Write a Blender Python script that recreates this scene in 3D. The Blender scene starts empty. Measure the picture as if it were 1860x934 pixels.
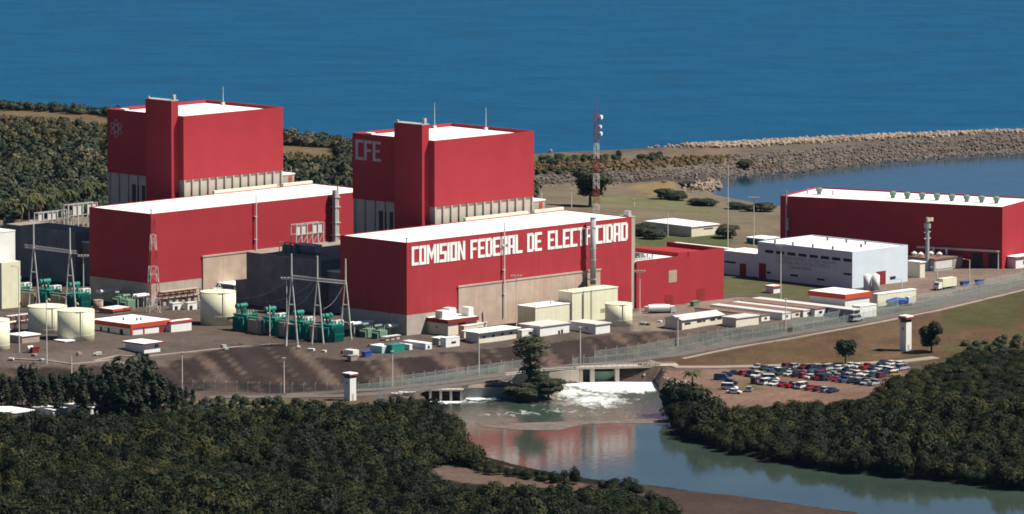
import bpy, math, random
import numpy as np
from mathutils import Vector
random.seed(7); rng = np.random.default_rng(11)
R_ = math.radians
SC = bpy.context.scene
COL = SC.collection

# ------------------------------------------------------------------ camera, sky, sun, exposure
H, F, YH, CX, CY = 270.0, 12500.0, -1000.0, 930.0, 467.0
PITCH = math.atan((CY - YH) / F); CP, SP = math.cos(PITCH), math.sin(PITCH)
cam = bpy.data.objects.new("camera", bpy.data.cameras.new("camera")); COL.objects.link(cam)
cam.location = (0, 0, H); cam.rotation_euler = (math.pi / 2 - PITCH, 0, 0)
cam.data.sensor_width = 36; cam.data.lens = F / 1860 * 36
cam.data.clip_start = 5; cam.data.clip_end = 60000
SC.camera = cam
SUN_EL, SUN_AZ = 53.0, 93.5           # azimuth clockwise from +Y
w = bpy.data.worlds.new("World"); SC.world = w; w.use_nodes = True
nt = w.node_tree; bg = nt.nodes["Background"]
sky = nt.nodes.new("ShaderNodeTexSky"); sky.sky_type = 'NISHITA'; sky.sun_disc = False
sky.sun_elevation = R_(SUN_EL); sky.sun_rotation = R_(SUN_AZ); sky.air_density = 0.5; sky.dust_density = 0.0; sky.ozone_density = 5.0
nt.links.new(sky.outputs[0], bg.inputs[0]); bg.inputs[1].default_value = 0.05
sl = bpy.data.lights.new("sun", 'SUN'); sl.energy = 5.0; sl.angle = R_(0.5); sl.color = (1.0, 0.94, 0.84)
sun = bpy.data.objects.new("sun", sl); COL.objects.link(sun)
sd = Vector((math.sin(R_(SUN_AZ)) * math.cos(R_(SUN_EL)), math.cos(R_(SUN_AZ)) * math.cos(R_(SUN_EL)), math.sin(R_(SUN_EL))))
sun.rotation_euler = (-sd).to_track_quat('-Z', 'Y').to_euler(); sun.location = (300, 1900, 400)
SC.view_settings.view_transform = 'Standard'; SC.view_settings.look = 'None'
SC.view_settings.exposure = 0.62; SC.view_settings.gamma = 1; SC.view_settings.use_curve_mapping = False
SC.cycles.filter_width = 1.75; SC.cycles.max_bounces = 5; SC.cycles.diffuse_bounces = 2; SC.cycles.glossy_bounces = 3
SC.cycles.transparent_max_bounces = 12; SC.cycles.caustics_reflective = False; SC.cycles.caustics_refractive = False

# ------------------------------------------------------------------ photograph pixel <-> world point on a level
def at(px, py, z=0.0):
    dx, dy, dz = px - CX, F * CP + (CY - py) * SP, -F * SP + (CY - py) * CP
    t = (z - H) / dz
    return (dx * t, dy * t, z)
def proj(x, y, z):
    d = y * CP - (z - H) * SP; v = y * SP + (z - H) * CP
    return CX + F * x / d, CY - F * v / d
def zcol(y, py):
    k = (CY - py) / F
    return H + y * (k * CP - SP) / (CP + k * SP)
def ext(x, y, z, dx, dy, px):
    K = (px - CX) / F; d0 = y * CP - (z - H) * SP
    return (K * d0 - x) / (dx - K * dy * CP)

# ------------------------------------------------------------------ materials
def mat(name, col, rough=0.8, var=0.12, scale=0.35, streak=0.0, bump=0.0, spec=0.3, metal=0.0, col2=None, streak_col=None, objrand=0.0):
    m = bpy.data.materials.new(name); m.use_nodes = True
    n = m.node_tree; b = n.nodes["Principled BSDF"]; L = n.links.new
    b.inputs["Roughness"].default_value = rough; b.inputs["Specular IOR Level"].default_value = spec; b.inputs["Metallic"].default_value = metal
    tc = n.nodes.new("ShaderNodeTexCoord")
    no = n.nodes.new("ShaderNodeTexNoise"); no.inputs["Scale"].default_value = scale; no.inputs["Detail"].default_value = 6; no.inputs["Roughness"].default_value = 0.65
    L(tc.outputs["Object"], no.inputs["Vector"])
    rp = n.nodes.new("ShaderNodeValToRGB"); rp.color_ramp.elements[0].position = 0.3; rp.color_ramp.elements[1].position = 0.7
    c2 = col2 or tuple(min(1, c * (1 + var)) for c in col)
    rp.color_ramp.elements[0].color = (*[c * (1 - var) for c in col], 1); rp.color_ramp.elements[1].color = (*c2, 1)
    L(no.outputs["Fac"], rp.inputs["Fac"]); out = rp.outputs["Color"]
    if streak > 0:
        mp = n.nodes.new("ShaderNodeMapping"); mp.inputs["Scale"].default_value = (1.3, 1.3, 0.06)
        L(tc.outputs["Object"], mp.inputs["Vector"])
        n2 = n.nodes.new("ShaderNodeTexNoise"); n2.inputs["Scale"].default_value = 1.0; n2.inputs["Detail"].default_value = 5
        L(mp.outputs["Vector"], n2.inputs["Vector"])
        r2 = n.nodes.new("ShaderNodeValToRGB"); r2.color_ramp.elements[0].position = 0.48; r2.color_ramp.elements[1].position = 0.75
        L(n2.outputs["Fac"], r2.inputs["Fac"])
        mu = n.nodes.new("ShaderNodeMath"); mu.operation = 'MULTIPLY'; mu.inputs[1].default_value = streak; L(r2.outputs["Color"], mu.inputs[0])
        mx = n.nodes.new("ShaderNodeMix"); mx.data_type = 'RGBA'; L(mu.outputs[0], mx.inputs["Factor"]); L(out, mx.inputs[6])
        mx.inputs[7].default_value = (*(streak_col or tuple(c * 0.5 for c in col)), 1); out = mx.outputs[2]
    if objrand > 0:
        oi = n.nodes.new("ShaderNodeObjectInfo"); mr = n.nodes.new("ShaderNodeMapRange"); mr.inputs[3].default_value = 1 - objrand; mr.inputs[4].default_value = 1 + objrand
        L(oi.outputs["Random"], mr.inputs[0])
        vm = n.nodes.new("ShaderNodeVectorMath"); vm.operation = 'SCALE'; L(out, vm.inputs[0]); L(mr.outputs[0], vm.inputs["Scale"]); out = vm.outputs[0]
    L(out, b.inputs["Base Color"])
    if bump > 0:
        nb = n.nodes.new("ShaderNodeTexNoise"); nb.inputs["Scale"].default_value = scale * 6; nb.inputs["Detail"].default_value = 4
        L(tc.outputs["Object"], nb.inputs["Vector"])
        bp = n.nodes.new("ShaderNodeBump"); bp.inputs["Strength"].default_value = 1; bp.inputs["Distance"].default_value = bump
        L(nb.outputs["Fac"], bp.inputs["Height"]); L(bp.outputs[0], b.inputs["Normal"])
    return m
M = {}
M['red'] = mat("red_cladding", (0.325, 0.033, 0.042), 0.8, 0.08, 0.12, 0.12, 0.01, 0.08, streak_col=(0.33, 0.045, 0.045))
M['redstain'] = mat("red_cladding_stained", (0.34, 0.035, 0.043), 0.8, 0.09, 0.12, 0.32, 0.01, 0.08, streak_col=(0.40, 0.085, 0.08))
M['reddark'] = mat("dark_red_paint", (0.22, 0.02, 0.02), 0.8, 0.2, 0.5, 0.2)
M['orange'] = mat("orange_red_fascia", (0.50, 0.055, 0.025), 0.7, 0.1, 0.5)
M['roofw'] = mat("white_roof_membrane", (0.80, 0.79, 0.76), 0.9, 0.05, 0.15, bump=0.02)
M['white'] = mat("white_paint", (0.72, 0.72, 0.69), 0.7, 0.06, 0.3, 0.18, streak_col=(0.45, 0.42, 0.36))
M['letter'] = mat("white_letter_paint", (0.82, 0.80, 0.76), 0.8, 0.05, 1.0)
M['greyletter'] = mat("grey_letter_paint", (0.42, 0.36, 0.38), 0.8, 0.15, 1.0)  # duller grey than the white sign letters
M['conc'] = mat("pale_concrete", (0.40, 0.35, 0.29), 0.9, 0.14, 0.25, 0.35, 0.02, streak_col=(0.26, 0.21, 0.17))
M['concstain'] = mat("rust_stained_concrete", (0.43, 0.34, 0.27), 0.9, 0.16, 0.2, 0.6, 0.02, streak_col=(0.42, 0.21, 0.15))
M['concdark'] = mat("grey_concrete", (0.160, 0.168, 0.172), 0.9, 0.30, 0.18, 0.35, 0.02, streak_col=(0.10, 0.10, 0.10))
M['panel'] = mat("ribbed_grey_panel", (0.42, 0.38, 0.32), 0.85, 0.10, 0.4, 0.2)
M['roofg'] = mat("gravel_roof", (0.26, 0.22, 0.18), 0.95, 0.25, 0.3, bump=0.05)
M['yellow'] = mat("pale_yellow_paint", (0.67, 0.66, 0.48), 0.75, 0.07, 0.3, 0.25, streak_col=(0.42, 0.37, 0.22))
M['cream'] = mat("cream_paint", (0.66, 0.60, 0.48), 0.8, 0.07, 0.3, 0.2, streak_col=(0.42, 0.36, 0.27))
M['beige'] = mat("beige_render", (0.36, 0.28, 0.21), 0.9, 0.15, 0.5, 0.3)
M['brownroof'] = mat("brown_felt_roof", (0.20, 0.11, 0.085), 0.95, 0.25, 0.4)
M['pale'] = mat("pale_grey_steel_roof", (0.55, 0.54, 0.51), 0.6, 0.12, 0.5, 0.0)
M['greywall'] = mat("grey_painted_wall", (0.36, 0.37, 0.38), 0.8, 0.12, 0.5, 0.2)
M['lab'] = mat("pale_blue_grey_wall", (0.57, 0.64, 0.70), 0.8, 0.06, 0.2, 0.15, streak_col=(0.42, 0.44, 0.46))
M['steel'] = mat("galvanised_steel", (0.46, 0.46, 0.44), 0.55, 0.15, 1.0, metal=0.2)
M['polewhite'] = mat("white_concrete_pole", (0.66, 0.64, 0.58), 0.8, 0.08, 1.0)
M['towerred'] = mat("tower_red_paint", (0.34, 0.045, 0.045), 0.7, 0.15, 1.0)
M['dark'] = mat("dark_opening", (0.018, 0.018, 0.022), 0.6, 0.3, 1.0)
M['glass'] = mat("window_glass", (0.03, 0.035, 0.045), 0.12, 0.1, 1.0, spec=0.5)
M['green'] = mat("green_transformer_paint", (0.013, 0.20, 0.155), 0.55, 0.2, 0.8, 0.2)
M['greensage'] = mat("sage_green_paint", (0.14, 0.24, 0.17), 0.7, 0.2, 0.8, 0.2)
M['bushing'] = mat("dark_porcelain", (0.03, 0.02, 0.02), 0.3, 0.1, 2.0, spec=0.5)
M['rubber'] = mat("tyre_rubber", (0.02, 0.02, 0.02), 0.9, 0.1, 2.0)
M['blue'] = mat("blue_plastic_tarp", (0.03, 0.08, 0.32), 0.6, 0.2, 0.8)
M['teal'] = mat("teal_paint", (0.03, 0.17, 0.17), 0.7, 0.2, 0.8)
M['aqua'] = mat("pale_aqua_paint", (0.35, 0.58, 0.55), 0.7, 0.1, 0.8)
M['asphalt'] = mat("worn_asphalt", (0.115, 0.098, 0.088), 0.95, 0.2, 0.3, bump=0.02)
M['path'] = mat("pale_footpath", (0.27, 0.22, 0.18), 0.95, 0.2, 0.4)
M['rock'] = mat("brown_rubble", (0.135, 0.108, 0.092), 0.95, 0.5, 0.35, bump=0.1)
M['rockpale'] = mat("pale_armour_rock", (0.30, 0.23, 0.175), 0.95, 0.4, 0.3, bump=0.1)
M['trunk'] = mat("bark", (0.09, 0.07, 0.05), 0.95, 0.3, 1.0)
M['palmtrunk'] = mat("palm_bark", (0.16, 0.13, 0.10), 0.95, 0.3, 1.0)
M['meshwire'] = mat("fence_wire", (0.20, 0.24, 0.22), 0.6, 0.1, 2.0)
CARC = {'white': (0.75, 0.75, 0.72), 'maroon': (0.17, 0.012, 0.018), 'red': (0.40, 0.02, 0.02), 'dark blue': (0.02, 0.035, 0.085), 'black': (0.012, 0.012, 0.016), 'teal': (0.02, 0.09, 0.10), 'silver': (0.36, 0.38, 0.40), 'blue': (0.05, 0.11, 0.24), 'yellow': (0.55, 0.42, 0.12), 'green': (0.03, 0.08, 0.05)}
for k, c in CARC.items(): M['car_' + k] = mat("car_paint_" + k.replace(' ', '_'), c, 0.28, 0.05, 1.0, spec=0.5)

def leafmat(name, c1, c2, c3):
    m = bpy.data.materials.new(name); m.use_nodes = True
    n = m.node_tree; b = n.nodes["Principled BSDF"]; L = n.links.new
    b.inputs["Roughness"].default_value = 0.7; b.inputs["Specular IOR Level"].default_value = 0.15
    a = n.nodes.new("ShaderNodeAttribute"); a.attribute_name = "tint"
    oi = n.nodes.new("ShaderNodeObjectInfo")
    ad = n.nodes.new("ShaderNodeMath"); ad.operation = 'ADD'; L(a.outputs["Fac"], ad.inputs[0])
    g = n.nodes.new("ShaderNodeNewGeometry")
    no = n.nodes.new("ShaderNodeTexNoise"); no.inputs["Scale"].default_value = 0.03; no.inputs["Detail"].default_value = 7
    L(g.outputs["Position"], no.inputs["Vector"])
    s1 = n.nodes.new("ShaderNodeMath"); s1.operation = 'MULTIPLY_ADD'; L(no.outputs["Fac"], s1.inputs[0]); s1.inputs[1].default_value = 1.6; s1.inputs[2].default_value = -0.62
    L(s1.outputs[0], ad.inputs[1])
    s2 = n.nodes.new("ShaderNodeMath"); s2.operation = 'MULTIPLY_ADD'; L(oi.outputs["Random"], s2.inputs[0]); s2.inputs[1].default_value = 0.35; L(ad.outputs[0], s2.inputs[2])
    rp = n.nodes.new("ShaderNodeValToRGB"); e = rp.color_ramp.elements
    e[0].position = 0.1; e[0].color = (*c1, 1); e[1].position = 0.95; e[1].color = (*c3, 1)
    k = rp.color_ramp.elements.new(0.5); k.color = (*c2, 1)
    L(s2.outputs[0], rp.inputs["Fac"]); L(rp.outputs["Color"], b.inputs["Base Color"])
    return m
M['mangrove'] = leafmat("mangrove_leaf", (0.006, 0.010, 0.003), (0.013, 0.020, 0.005), (0.046, 0.042, 0.010))
M['scrub'] = leafmat("coastal_scrub_leaf", (0.024, 0.036, 0.021), (0.050, 0.056, 0.032), (0.115, 0.096, 0.054))
M['casuarina'] = leafmat("casuarina_needle", (0.014, 0.022, 0.012), (0.024, 0.032, 0.018), (0.040, 0.044, 0.022))
M['palm'] = leafmat("palm_frond", (0.035, 0.055, 0.018), (0.08, 0.085, 0.03), (0.17, 0.12, 0.045))
M['drygrass'] = leafmat("dry_grass_blade", (0.10, 0.08, 0.035), (0.19, 0.13, 0.06), (0.30, 0.21, 0.11))

# ------------------------------------------------------------------ mesh builder
class MB:
    def __init__(s): s.v = []; s.f = []; s.m = []; s.mi = 0
    def add(s, vs, fs):
        o = len(s.v); s.v += [tuple(p) for p in vs]; s.f += [tuple(o + i for i in f) for f in fs]; s.m += [s.mi] * len(fs); return s
    def box(s, x0, x1, y0, y1, z0, z1):
        if x1 < x0: x0, x1 = x1, x0
        if y1 < y0: y0, y1 = y1, y0
        return s.add([(x0, y0, z0), (x1, y0, z0), (x1, y1, z0), (x0, y1, z0), (x0, y0, z1), (x1, y0, z1), (x1, y1, z1), (x0, y1, z1)],
                     [(0, 3, 2, 1), (4, 5, 6, 7), (0, 1, 5, 4), (1, 2, 6, 5), (2, 3, 7, 6), (3, 0, 4, 7)])
    def obox(s, c, ax, ay, z0, z1):   # oriented box: centre xy, half vectors
        P = [(c[0] + a * ax[0] + b * ay[0], c[1] + a * ax[1] + b * ay[1]) for a, b in ((-1, -1), (1, -1), (1, 1), (-1, 1))]
        return s.add([(x, y, z0) for x, y in P] + [(x, y, z1) for x, y in P], [(0, 3, 2, 1), (4, 5, 6, 7), (0, 1, 5, 4), (1, 2, 6, 5), (2, 3, 7, 6), (3, 0, 4, 7)])
    def cyl(s, cx, cy, r, z0, z1, n=20, r2=None, cap=True):
        r2 = r if r2 is None else r2
        vs = [(cx + r * math.cos(2 * math.pi * i / n), cy + r * math.sin(2 * math.pi * i / n), z0) for i in range(n)]
        vs += [(cx + r2 * math.cos(2 * math.pi * i / n), cy + r2 * math.sin(2 * math.pi * i / n), z1) for i in range(n)]
        fs = [(i, (i + 1) % n, n + (i + 1) % n, n + i) for i in range(n)]
        if cap: fs += [tuple(range(n))[::-1], tuple(range(n, 2 * n))]
        return s.add(vs, fs)
    def bar(s, p, q, r, n=4, r2=None):
        p, q = Vector(p), Vector(q); d = q - p
        if d.length < 1e-6: return s
        r2 = r if r2 is None else r2
        a = d.normalized(); t = Vector((0, 0, 1)) if abs(a.z) < 0.9 else Vector((1, 0, 0))
        e1 = a.cross(t).normalized(); e2 = a.cross(e1)
        vs = []
        for c, rr in ((p, r), (q, r2)):
            for i in range(n):
                an = 2 * math.pi * (i + 0.5) / n; vs.append(c + (e1 * math.cos(an) + e2 * math.sin(an)) * rr)
        return s.add(vs, [(i, (i + 1) % n, n + (i + 1) % n, n + i) for i in range(n)] + [tuple(range(n))[::-1], tuple(range(n, 2 * n))])
    def tube(s, pts, r, n=6):
        for a, b in zip(pts, pts[1:]): s.bar(a, b, r, n)
        return s
    def loft(s, secs):   # list of rings (same count), capped
        n = len(secs[0]); vs = [p for r in secs for p in r]; fs = []
        for k in range(len(secs) - 1):
            for i in range(n): fs.append((k * n + i, k * n + (i + 1) % n, (k + 1) * n + (i + 1) % n, (k + 1) * n + i))
        fs += [tuple(range(n))[::-1], tuple(range((len(secs) - 1) * n, len(secs) * n))]
        return s.add(vs, fs)
    def lumps(s, x, y, z, r, squash=0.8):   # one irregular boulder
        ph = [(0, 0, 1), (0.85, 0, 0.4), (0.26, 0.8, 0.4), (-0.7, 0.5, 0.4), (-0.7, -0.5, 0.4), (0.26, -0.8, 0.4), (0.9, 0.2, -0.6), (0, 0.9, -0.6), (-0.9, 0, -0.6), (0, -0.9, -0.6)]
        vs = [(x + a * r * random.uniform(.7, 1.3), y + b * r * random.uniform(.7, 1.3), z + c * r * squash * random.uniform(.7, 1.3)) for a, b, c in ph]
        return s.add(vs, [(0, 1, 2), (0, 2, 3), (0, 3, 4), (0, 4, 5), (0, 5, 1), (1, 6, 2), (2, 6, 7), (2, 7, 3), (3, 7, 8), (3, 8, 4), (4, 8, 9), (4, 9, 5), (5, 9, 1), (1, 9, 6)])
    def mesh(s, name, mats):
        me = bpy.data.meshes.new(name); me.from_pydata(s.v, [], s.f)
        for m in (mats if isinstance(mats, (list, tuple)) else [mats]): me.materials.append(m)
        if isinstance(mats, (list, tuple)) and len(mats) > 1: me.polygons.foreach_set("material_index", s.m)
        me.update(); return me
    def build(s, name, mats, parent=None, smooth=False):
        me = s.mesh(name, mats)
        if smooth: me.polygons.foreach_set("use_smooth", [True] * len(me.polygons)); me.update()
        o = bpy.data.objects.new(name, me); COL.objects.link(o)
        if parent: o.parent = parent
        return o
def thing(name, label, cat, loc=(0, 0, 0), rot=0.0, group=None):
    o = bpy.data.objects.new(name, None); COL.objects.link(o); o.location = loc; o.rotation_euler = (0, 0, rot)
    o['label'] = label; o['category'] = cat
    if group: o['group'] = group
    return o
def tag(o, label=None, cat=None, group=None, kind=None):
    if label: o['label'] = label
    if cat: o['category'] = cat
    if group: o['group'] = group
    if kind: o['kind'] = kind
    return o
def dup(root, loc=None, rot=None, label=None, scale=None):
    r = root.copy(); COL.objects.link(r)
    if loc is not None: r.location = loc
    if rot is not None: r.rotation_euler = (0, 0, rot)
    if scale is not None: r.scale = scale if isinstance(scale, tuple) else (scale,) * 3
    if label: r['label'] = label
    for ch in [c for c in root.children]:
        c = ch.copy(); COL.objects.link(c); c.parent = r
        for g in [k for k in ch.children]:
            d = g.copy(); COL.objects.link(d); d.parent = c
    return r

# ------------------------------------------------------------------ terrain height field
PLAT = 8.0
def densify(pl, step):
    out = []
    for a, b in zip(pl, pl[1:]):
        n = max(1, int(math.hypot(b[0] - a[0], (b[1] - a[1]) * 3) / step))
        for i in range(n): t = i / n; out.append(tuple(a[k] + (b[k] - a[k]) * t for k in range(len(a))))
    out.append(pl[-1]); return out
EDGE = [(-300, 668, 8), (0, 668, 8), (150, 664, 8), (250, 652, 8), (330, 643, 8), (430, 630, 8), (520, 626, 8), (570, 648, 8), (640, 656, 8), (740, 650, 8), (830, 641, 8), (940, 624, 8), (1060, 616, 8), (1120, 609, 8), (1200, 603, 8), (1260, 606, 8), (1400, 597, 8), (1560, 572, 8), (1700, 546, 8), (1860, 508, 8), (2200, 440, 8)]
FOOT = [(-300, 715, 3), (0, 712, 3), (330, 706, 3), (520, 712, 3), (640, 712, 3), (760, 699, 3.4), (870, 684, 3.8), (960, 671, 4.2), (1060, 661, 4.4), (1150, 652, 4.7), (1231, 640, 5.2), (1330, 620, 6.2), (1420, 606, 7.2), (1560, 580, 7.8), (1700, 552, 7.9), (1860, 515, 7.9), (2200, 447, 8)]
ROADL = [(-300, 740, 2.6), (0, 738, 2.6), (330, 724, 2.8), (520, 722, 3), (640, 722, 3), (760, 712, 3.3), (840, 704, 3.3), (960, 704, 3.3), (1000, 680, 4.2), (1120, 668, 4.4), (1220, 668, 4.4), (1300, 672, 3.4), (1450, 668, 3.2), (1640, 662, 3.4), (1760, 650, 4), (1900, 640, 5), (2200, 620, 5)]
CP_PTS = []
for pl in (EDGE, FOOT, ROADL): CP_PTS += densify(pl, 26)
for x in range(-300, 2201, 125):
    for y in (410, 450, 500, 550): CP_PTS.append((x, y if x < 1700 else min(y, 480), 8))
for x in range(-300, 901, 100): CP_PTS += [(x, 380, 8), (x, 345, 7.5), (x, 300, 7.5), (x, 262 if x < 200 else 285, 8.5)]
for x in range(-300, 201, 60): CP_PTS += [(x, 236, 7.5), (x, 214, 7.2), (x, 193 + max(0, x) * .07, 7)]
for x in range(230, 900, 60): CP_PTS += [(x, 209 + (x - 190) * .125, 7)]
CP_PTS += densify([(960, 292, 4.5), (1150, 283, 4.5), (1340, 272, 4.4), (1400, 267, 4), (1500, 262, 3.8), (1700, 254, 3.8), (1860, 248, 3.8), (2200, 236, 3.8)], 40)
CP_PTS += densify([(960, 304, 4.5), (1150, 298, 4.5), (1340, 290, 4.6)], 40) + densify([(960, 318, 3.5), (1150, 314, 3.5), (1300, 312, 3.2)], 40)
CP_PTS += densify([(960, 336, 1.5), (1150, 331, 1.5), (1230, 333, 1.5)], 40) + densify([(960, 360, 4), (1150, 352, 3), (1250, 372, 3), (1400, 392, 4), (1700, 425, 6), (2200, 440, 8)], 50)
# car park, right bank hill, mangrove floors
CP_PTS += [(1300, 690, 3), (1400, 690, 3), (1500, 690, 3), (1600, 685, 3.4), (1350, 720, 2.6), (1250, 700, 3.2), (1450, 722, 2.6), (1230, 735, 1.6), (1300, 760, 1.2), (1400, 760, 1.6), (1550, 720, 3), (1600, 740, 3), (1700, 700, 5.5), (1800, 680, 7), (1900, 670, 8), (2100, 670, 9), (1800, 740, 4.5), (1900, 740, 5), (1900, 800, 2.5), (1700, 780, 2.5), (1600, 800, 1.5), (1500, 790, 1.3), (1330, 800, 0.8), (1500, 840, .8), (1700, 850, .8), (1860, 870, .8), (2100, 860, 1.5),
           (1690, 600, 6.6), (1780, 580, 7), (1860, 560, 7.6), (1860, 600, 6.8), (1780, 620, 5.8), (1640, 640, 4.2), (1500, 640, 4.4), (1350, 645, 4.6), (2100, 560, 8), (1500, 615, 6)]
for x in range(-300, 800, 110): CP_PTS += [(x, y, 1.6) for y in (760, 800, 850, 900, 950, 1050, 1150)]
CP_PTS += [(900, 880, 1.4), (900, 950, 1.2), (1000, 870, .8), (1050, 900, 1), (1150, 905, .8), (1200, 950, .7), (1300, 930, .6), (1400, 950, .6), (1600, 1000, .6), (850, 850, 1.2), (1000, 1050, 1), (1400, 1100, 1), (1900, 1100, 1), (820, 780, 1), (700, 745, 2.4), (780, 735, 1.6)]
P3 = np.array([at(*p) for p in CP_PTS])
A_ = P3[:, :2] / 100.0
D_ = np.sqrt(((A_[:, None] - A_[None]) ** 2).sum(-1) + 1e-4)
n_ = len(A_); Q_ = np.c_[np.ones(n_), A_]
K_ = np.zeros((n_ + 3, n_ + 3)); K_[:n_, :n_] = D_ - 0.01 * np.eye(n_); K_[:n_, n_:] = Q_; K_[n_:, :n_] = Q_.T
W_ = np.linalg.solve(K_, np.r_[P3[:, 2], 0, 0, 0])
def poly_w(pts, z=0.0): return np.array([at(p[0], p[1], z)[:2] for p in pts])
CANAL = poly_w([(1192, 694), (1212, 728), (1218, 775), (1240, 797), (1320, 823), (1400, 838), (1500, 856), (1700, 874), (1860, 893), (2300, 930), (2300, 1200), (1900, 1060), (1560, 934), (1450, 918), (1350, 904), (1240, 892), (1180, 884), (1110, 878), (1040, 868), (960, 852), (880, 832), (845, 800), (838, 770), (780, 738), (758, 728), (838, 728), (845, 722), (960, 721), (925, 712), (920, 701), (1050, 696), (1052, 692)])
SEA = poly_w([(-900, 190), (-300, 208), (0, 216), (190, 231), (400, 258), (640, 288), (860, 301), (1000, 294), (1150, 286), (1400, 270), (1600, 261), (1860, 251), (2300, 232), (3000, 204), (3000, -700), (-900, -700)])
LAGOON = poly_w([(2300, 250), (1860, 273), (1700, 281), (1594, 292), (1480, 304), (1400, 312), (1340, 316), (1312, 322), (1300, 333), (1240, 338), (1225, 346), (1295, 352), (1310, 362), (1400, 384), (1700, 408), (2300, 430)])
def sdist(P, poly):   # positive outside, negative inside
    x, y = P[:, 0], P[:, 1]; ins = np.zeros(len(P), bool); dm = np.full(len(P), 1e9)
    for i in range(len(poly)):
        x1, y1 = poly[i]; x2, y2 = poly[(i + 1) % len(poly)]
        c = ((y1 > y) != (y2 > y)) & (x < (x2 - x1) * (y - y1) / (y2 - y1 + 1e-12) + x1); ins ^= c
        ex, ey = x2 - x1, y2 - y1; t = np.clip(((x - x1) * ex + (y - y1) * ey) / (ex * ex + ey * ey + 1e-9), 0, 1)
        dm = np.minimum(dm, (x - x1 - t * ex) ** 2 + (y - y1 - t * ey) ** 2)
    return np.where(ins, -1, 1) * np.sqrt(dm)
def zt(P):
    P = np.atleast_2d(np.asarray(P, float)); out = np.empty(len(P))
    for i in range(0, len(P), 20000):
        q = P[i:i + 20000] / 100.0
        d = np.sqrt(((q[:, None] - A_[None]) ** 2).sum(-1) + 1e-4)
        out[i:i + 20000] = d @ W_[:n_] + W_[n_] + q @ W_[n_ + 1:]
    out = np.clip(out, 0.4, 12)
    for poly, sl_ in ((CANAL, 3.0), (SEA, 0.45), (LAGOON, 0.6)):
        s = sdist(P, poly); sl_ = np.clip((P[:, 1] - 1915) / 30, 0, 1) * 2.4 + .6 if poly is CANAL else sl_
        out = np.where(s > 0, np.minimum(out, 0.05 + sl_ * s), np.maximum(-2.5, 0.5 * s))if poly is CANAL else np.where(s > 0, np.minimum(out, 0.05 + sl_ * s), np.minimum(out, np.maximum(-2.5, 0.5 * s)))
    return out
def G(px, py):      # where the sight line of a pixel first meets the ground
    zs = np.linspace(13, -1, 71); Pq = np.array([at(px, py, z) for z in zs]); g = zt(Pq[:, :2]); k = np.argmax(zs <= g)
    if k == 0: k = 70
    f = (zs[k - 1] - g[k - 1]) / max(1e-6, (zs[k - 1] - g[k - 1]) - (zs[k] - g[k])); z = zs[k - 1] + (zs[k] - zs[k - 1]) * min(1, max(0, f))
    x, y, _ = at(px, py, z); return (x, y, float(zt([(x, y)])[0]) if abs(float(zt([(x, y)])[0]) - z) < .6 else z)
def GZ(x, y): return float(zt([(x, y)])[0])

# ------------------------------------------------------------------ ground sheet
def axis(a, b, s, lo, hi):
    L = list(np.arange(a, b, s)); p = L[-1]; st = s
    while p < hi: st *= 1.35; p += st; L.append(p)
    p = L[0]; st = s; Lo = []
    while p > lo: st *= 1.35; p -= st; Lo.append(p)
    return np.array(Lo[::-1] + L)
gx = axis(-235, 240, 1.5, -2500, 2500); gy = axis(1640, 2960, 1.9, 250, 2970)
XX, YY = np.meshgrid(gx, gy); GP = np.c_[XX.ravel(), YY.ravel()]; GZZ = zt(GP)
def vnoise(P, s, seed):     # cheap smooth value noise
    q = P / s; i = np.floor(q).astype(np.int64); f = q - i; f = f * f * (3 - 2 * f)
    def h(a, b):
        n = (a * 374761393 + b * 668265263 + seed * 974711) & 0x7fffffff
        n = ((n ^ (n >> 13)) * 1274126177) & 0x7fffffff; return ((n ^ (n >> 16)) & 0xffff) / 65535.0
    a, b = i[:, 0], i[:, 1]
    return (h(a, b) * (1 - f[:, 0]) + h(a + 1, b) * f[:, 0]) * (1 - f[:, 1]) + (h(a, b + 1) * (1 - f[:, 0]) + h(a + 1, b + 1) * f[:, 0]) * f[:, 1]
GZZ = GZZ + np.where(GZZ > 0.5, (vnoise(GP, 7, 3) - .5) * .25, 0)
def projv(P, z):
    d = P[:, 1] * CP - (z - H) * SP; v = P[:, 1] * SP + (z - H) * CP
    return np.c_[CX + F * P[:, 0] / d, CY - F * v / d]
PX = projv(GP, GZZ)
JX = PX + np.c_[(vnoise(GP, 9, 5) - .5) * 22, (vnoise(GP, 6, 6) - .5) * 7]
def inpoly(P, poly):
    x, y = P[:, 0], P[:, 1]; ins = np.zeros(len(P), bool)
    for i in range(len(poly)):
        x1, y1 = poly[i]; x2, y2 = poly[(i + 1) % len(poly)]
        ins ^= ((y1 > y) != (y2 > y)) & (x < (x2 - x1) * (y - y1) / (y2 - y1 + 1e-12) + x1)
    return ins
C = np.tile(np.array([0.084, 0.064, 0.054]), (len(GP), 1))          # bare dark fill of the plant platform
def region(pts, col, amt=1.0, jit=True):
    m = inpoly(JX if jit else PX, pts); C[m] = C[m] * (1 - amt) + np.array(col) * amt
e2 = [(p[0], p[1]) for p in EDGE]; f2 = [(p[0], p[1]) for p in FOOT]; r2 = [(p[0], p[1]) for p in ROADL]
region(e2[1:17] + f2[1:15][::-1], (0.034, 0.024, 0.022))              # embankment, slope shading painted in as a darker ground colour
sk = PX[:, 0] - (PX[:, 1] - 640) * 1.0; k = np.maximum(vnoise(np.c_[sk, sk * 0], 13, 9), vnoise(np.c_[sk, sk * 0 + 50], 30, 19) - .06) + .22 * (vnoise(np.c_[PX[:, 0], PX[:, 1] * 2], 30, 29) - .5); m = inpoly(PX, e2[1:17] + f2[1:15][::-1]) & (k > .70); C[m] = C[m] + np.array([0.060, 0.043, 0.031]) * (np.clip((k[m] - .70) / .16, 0, 1))[:, None]
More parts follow.
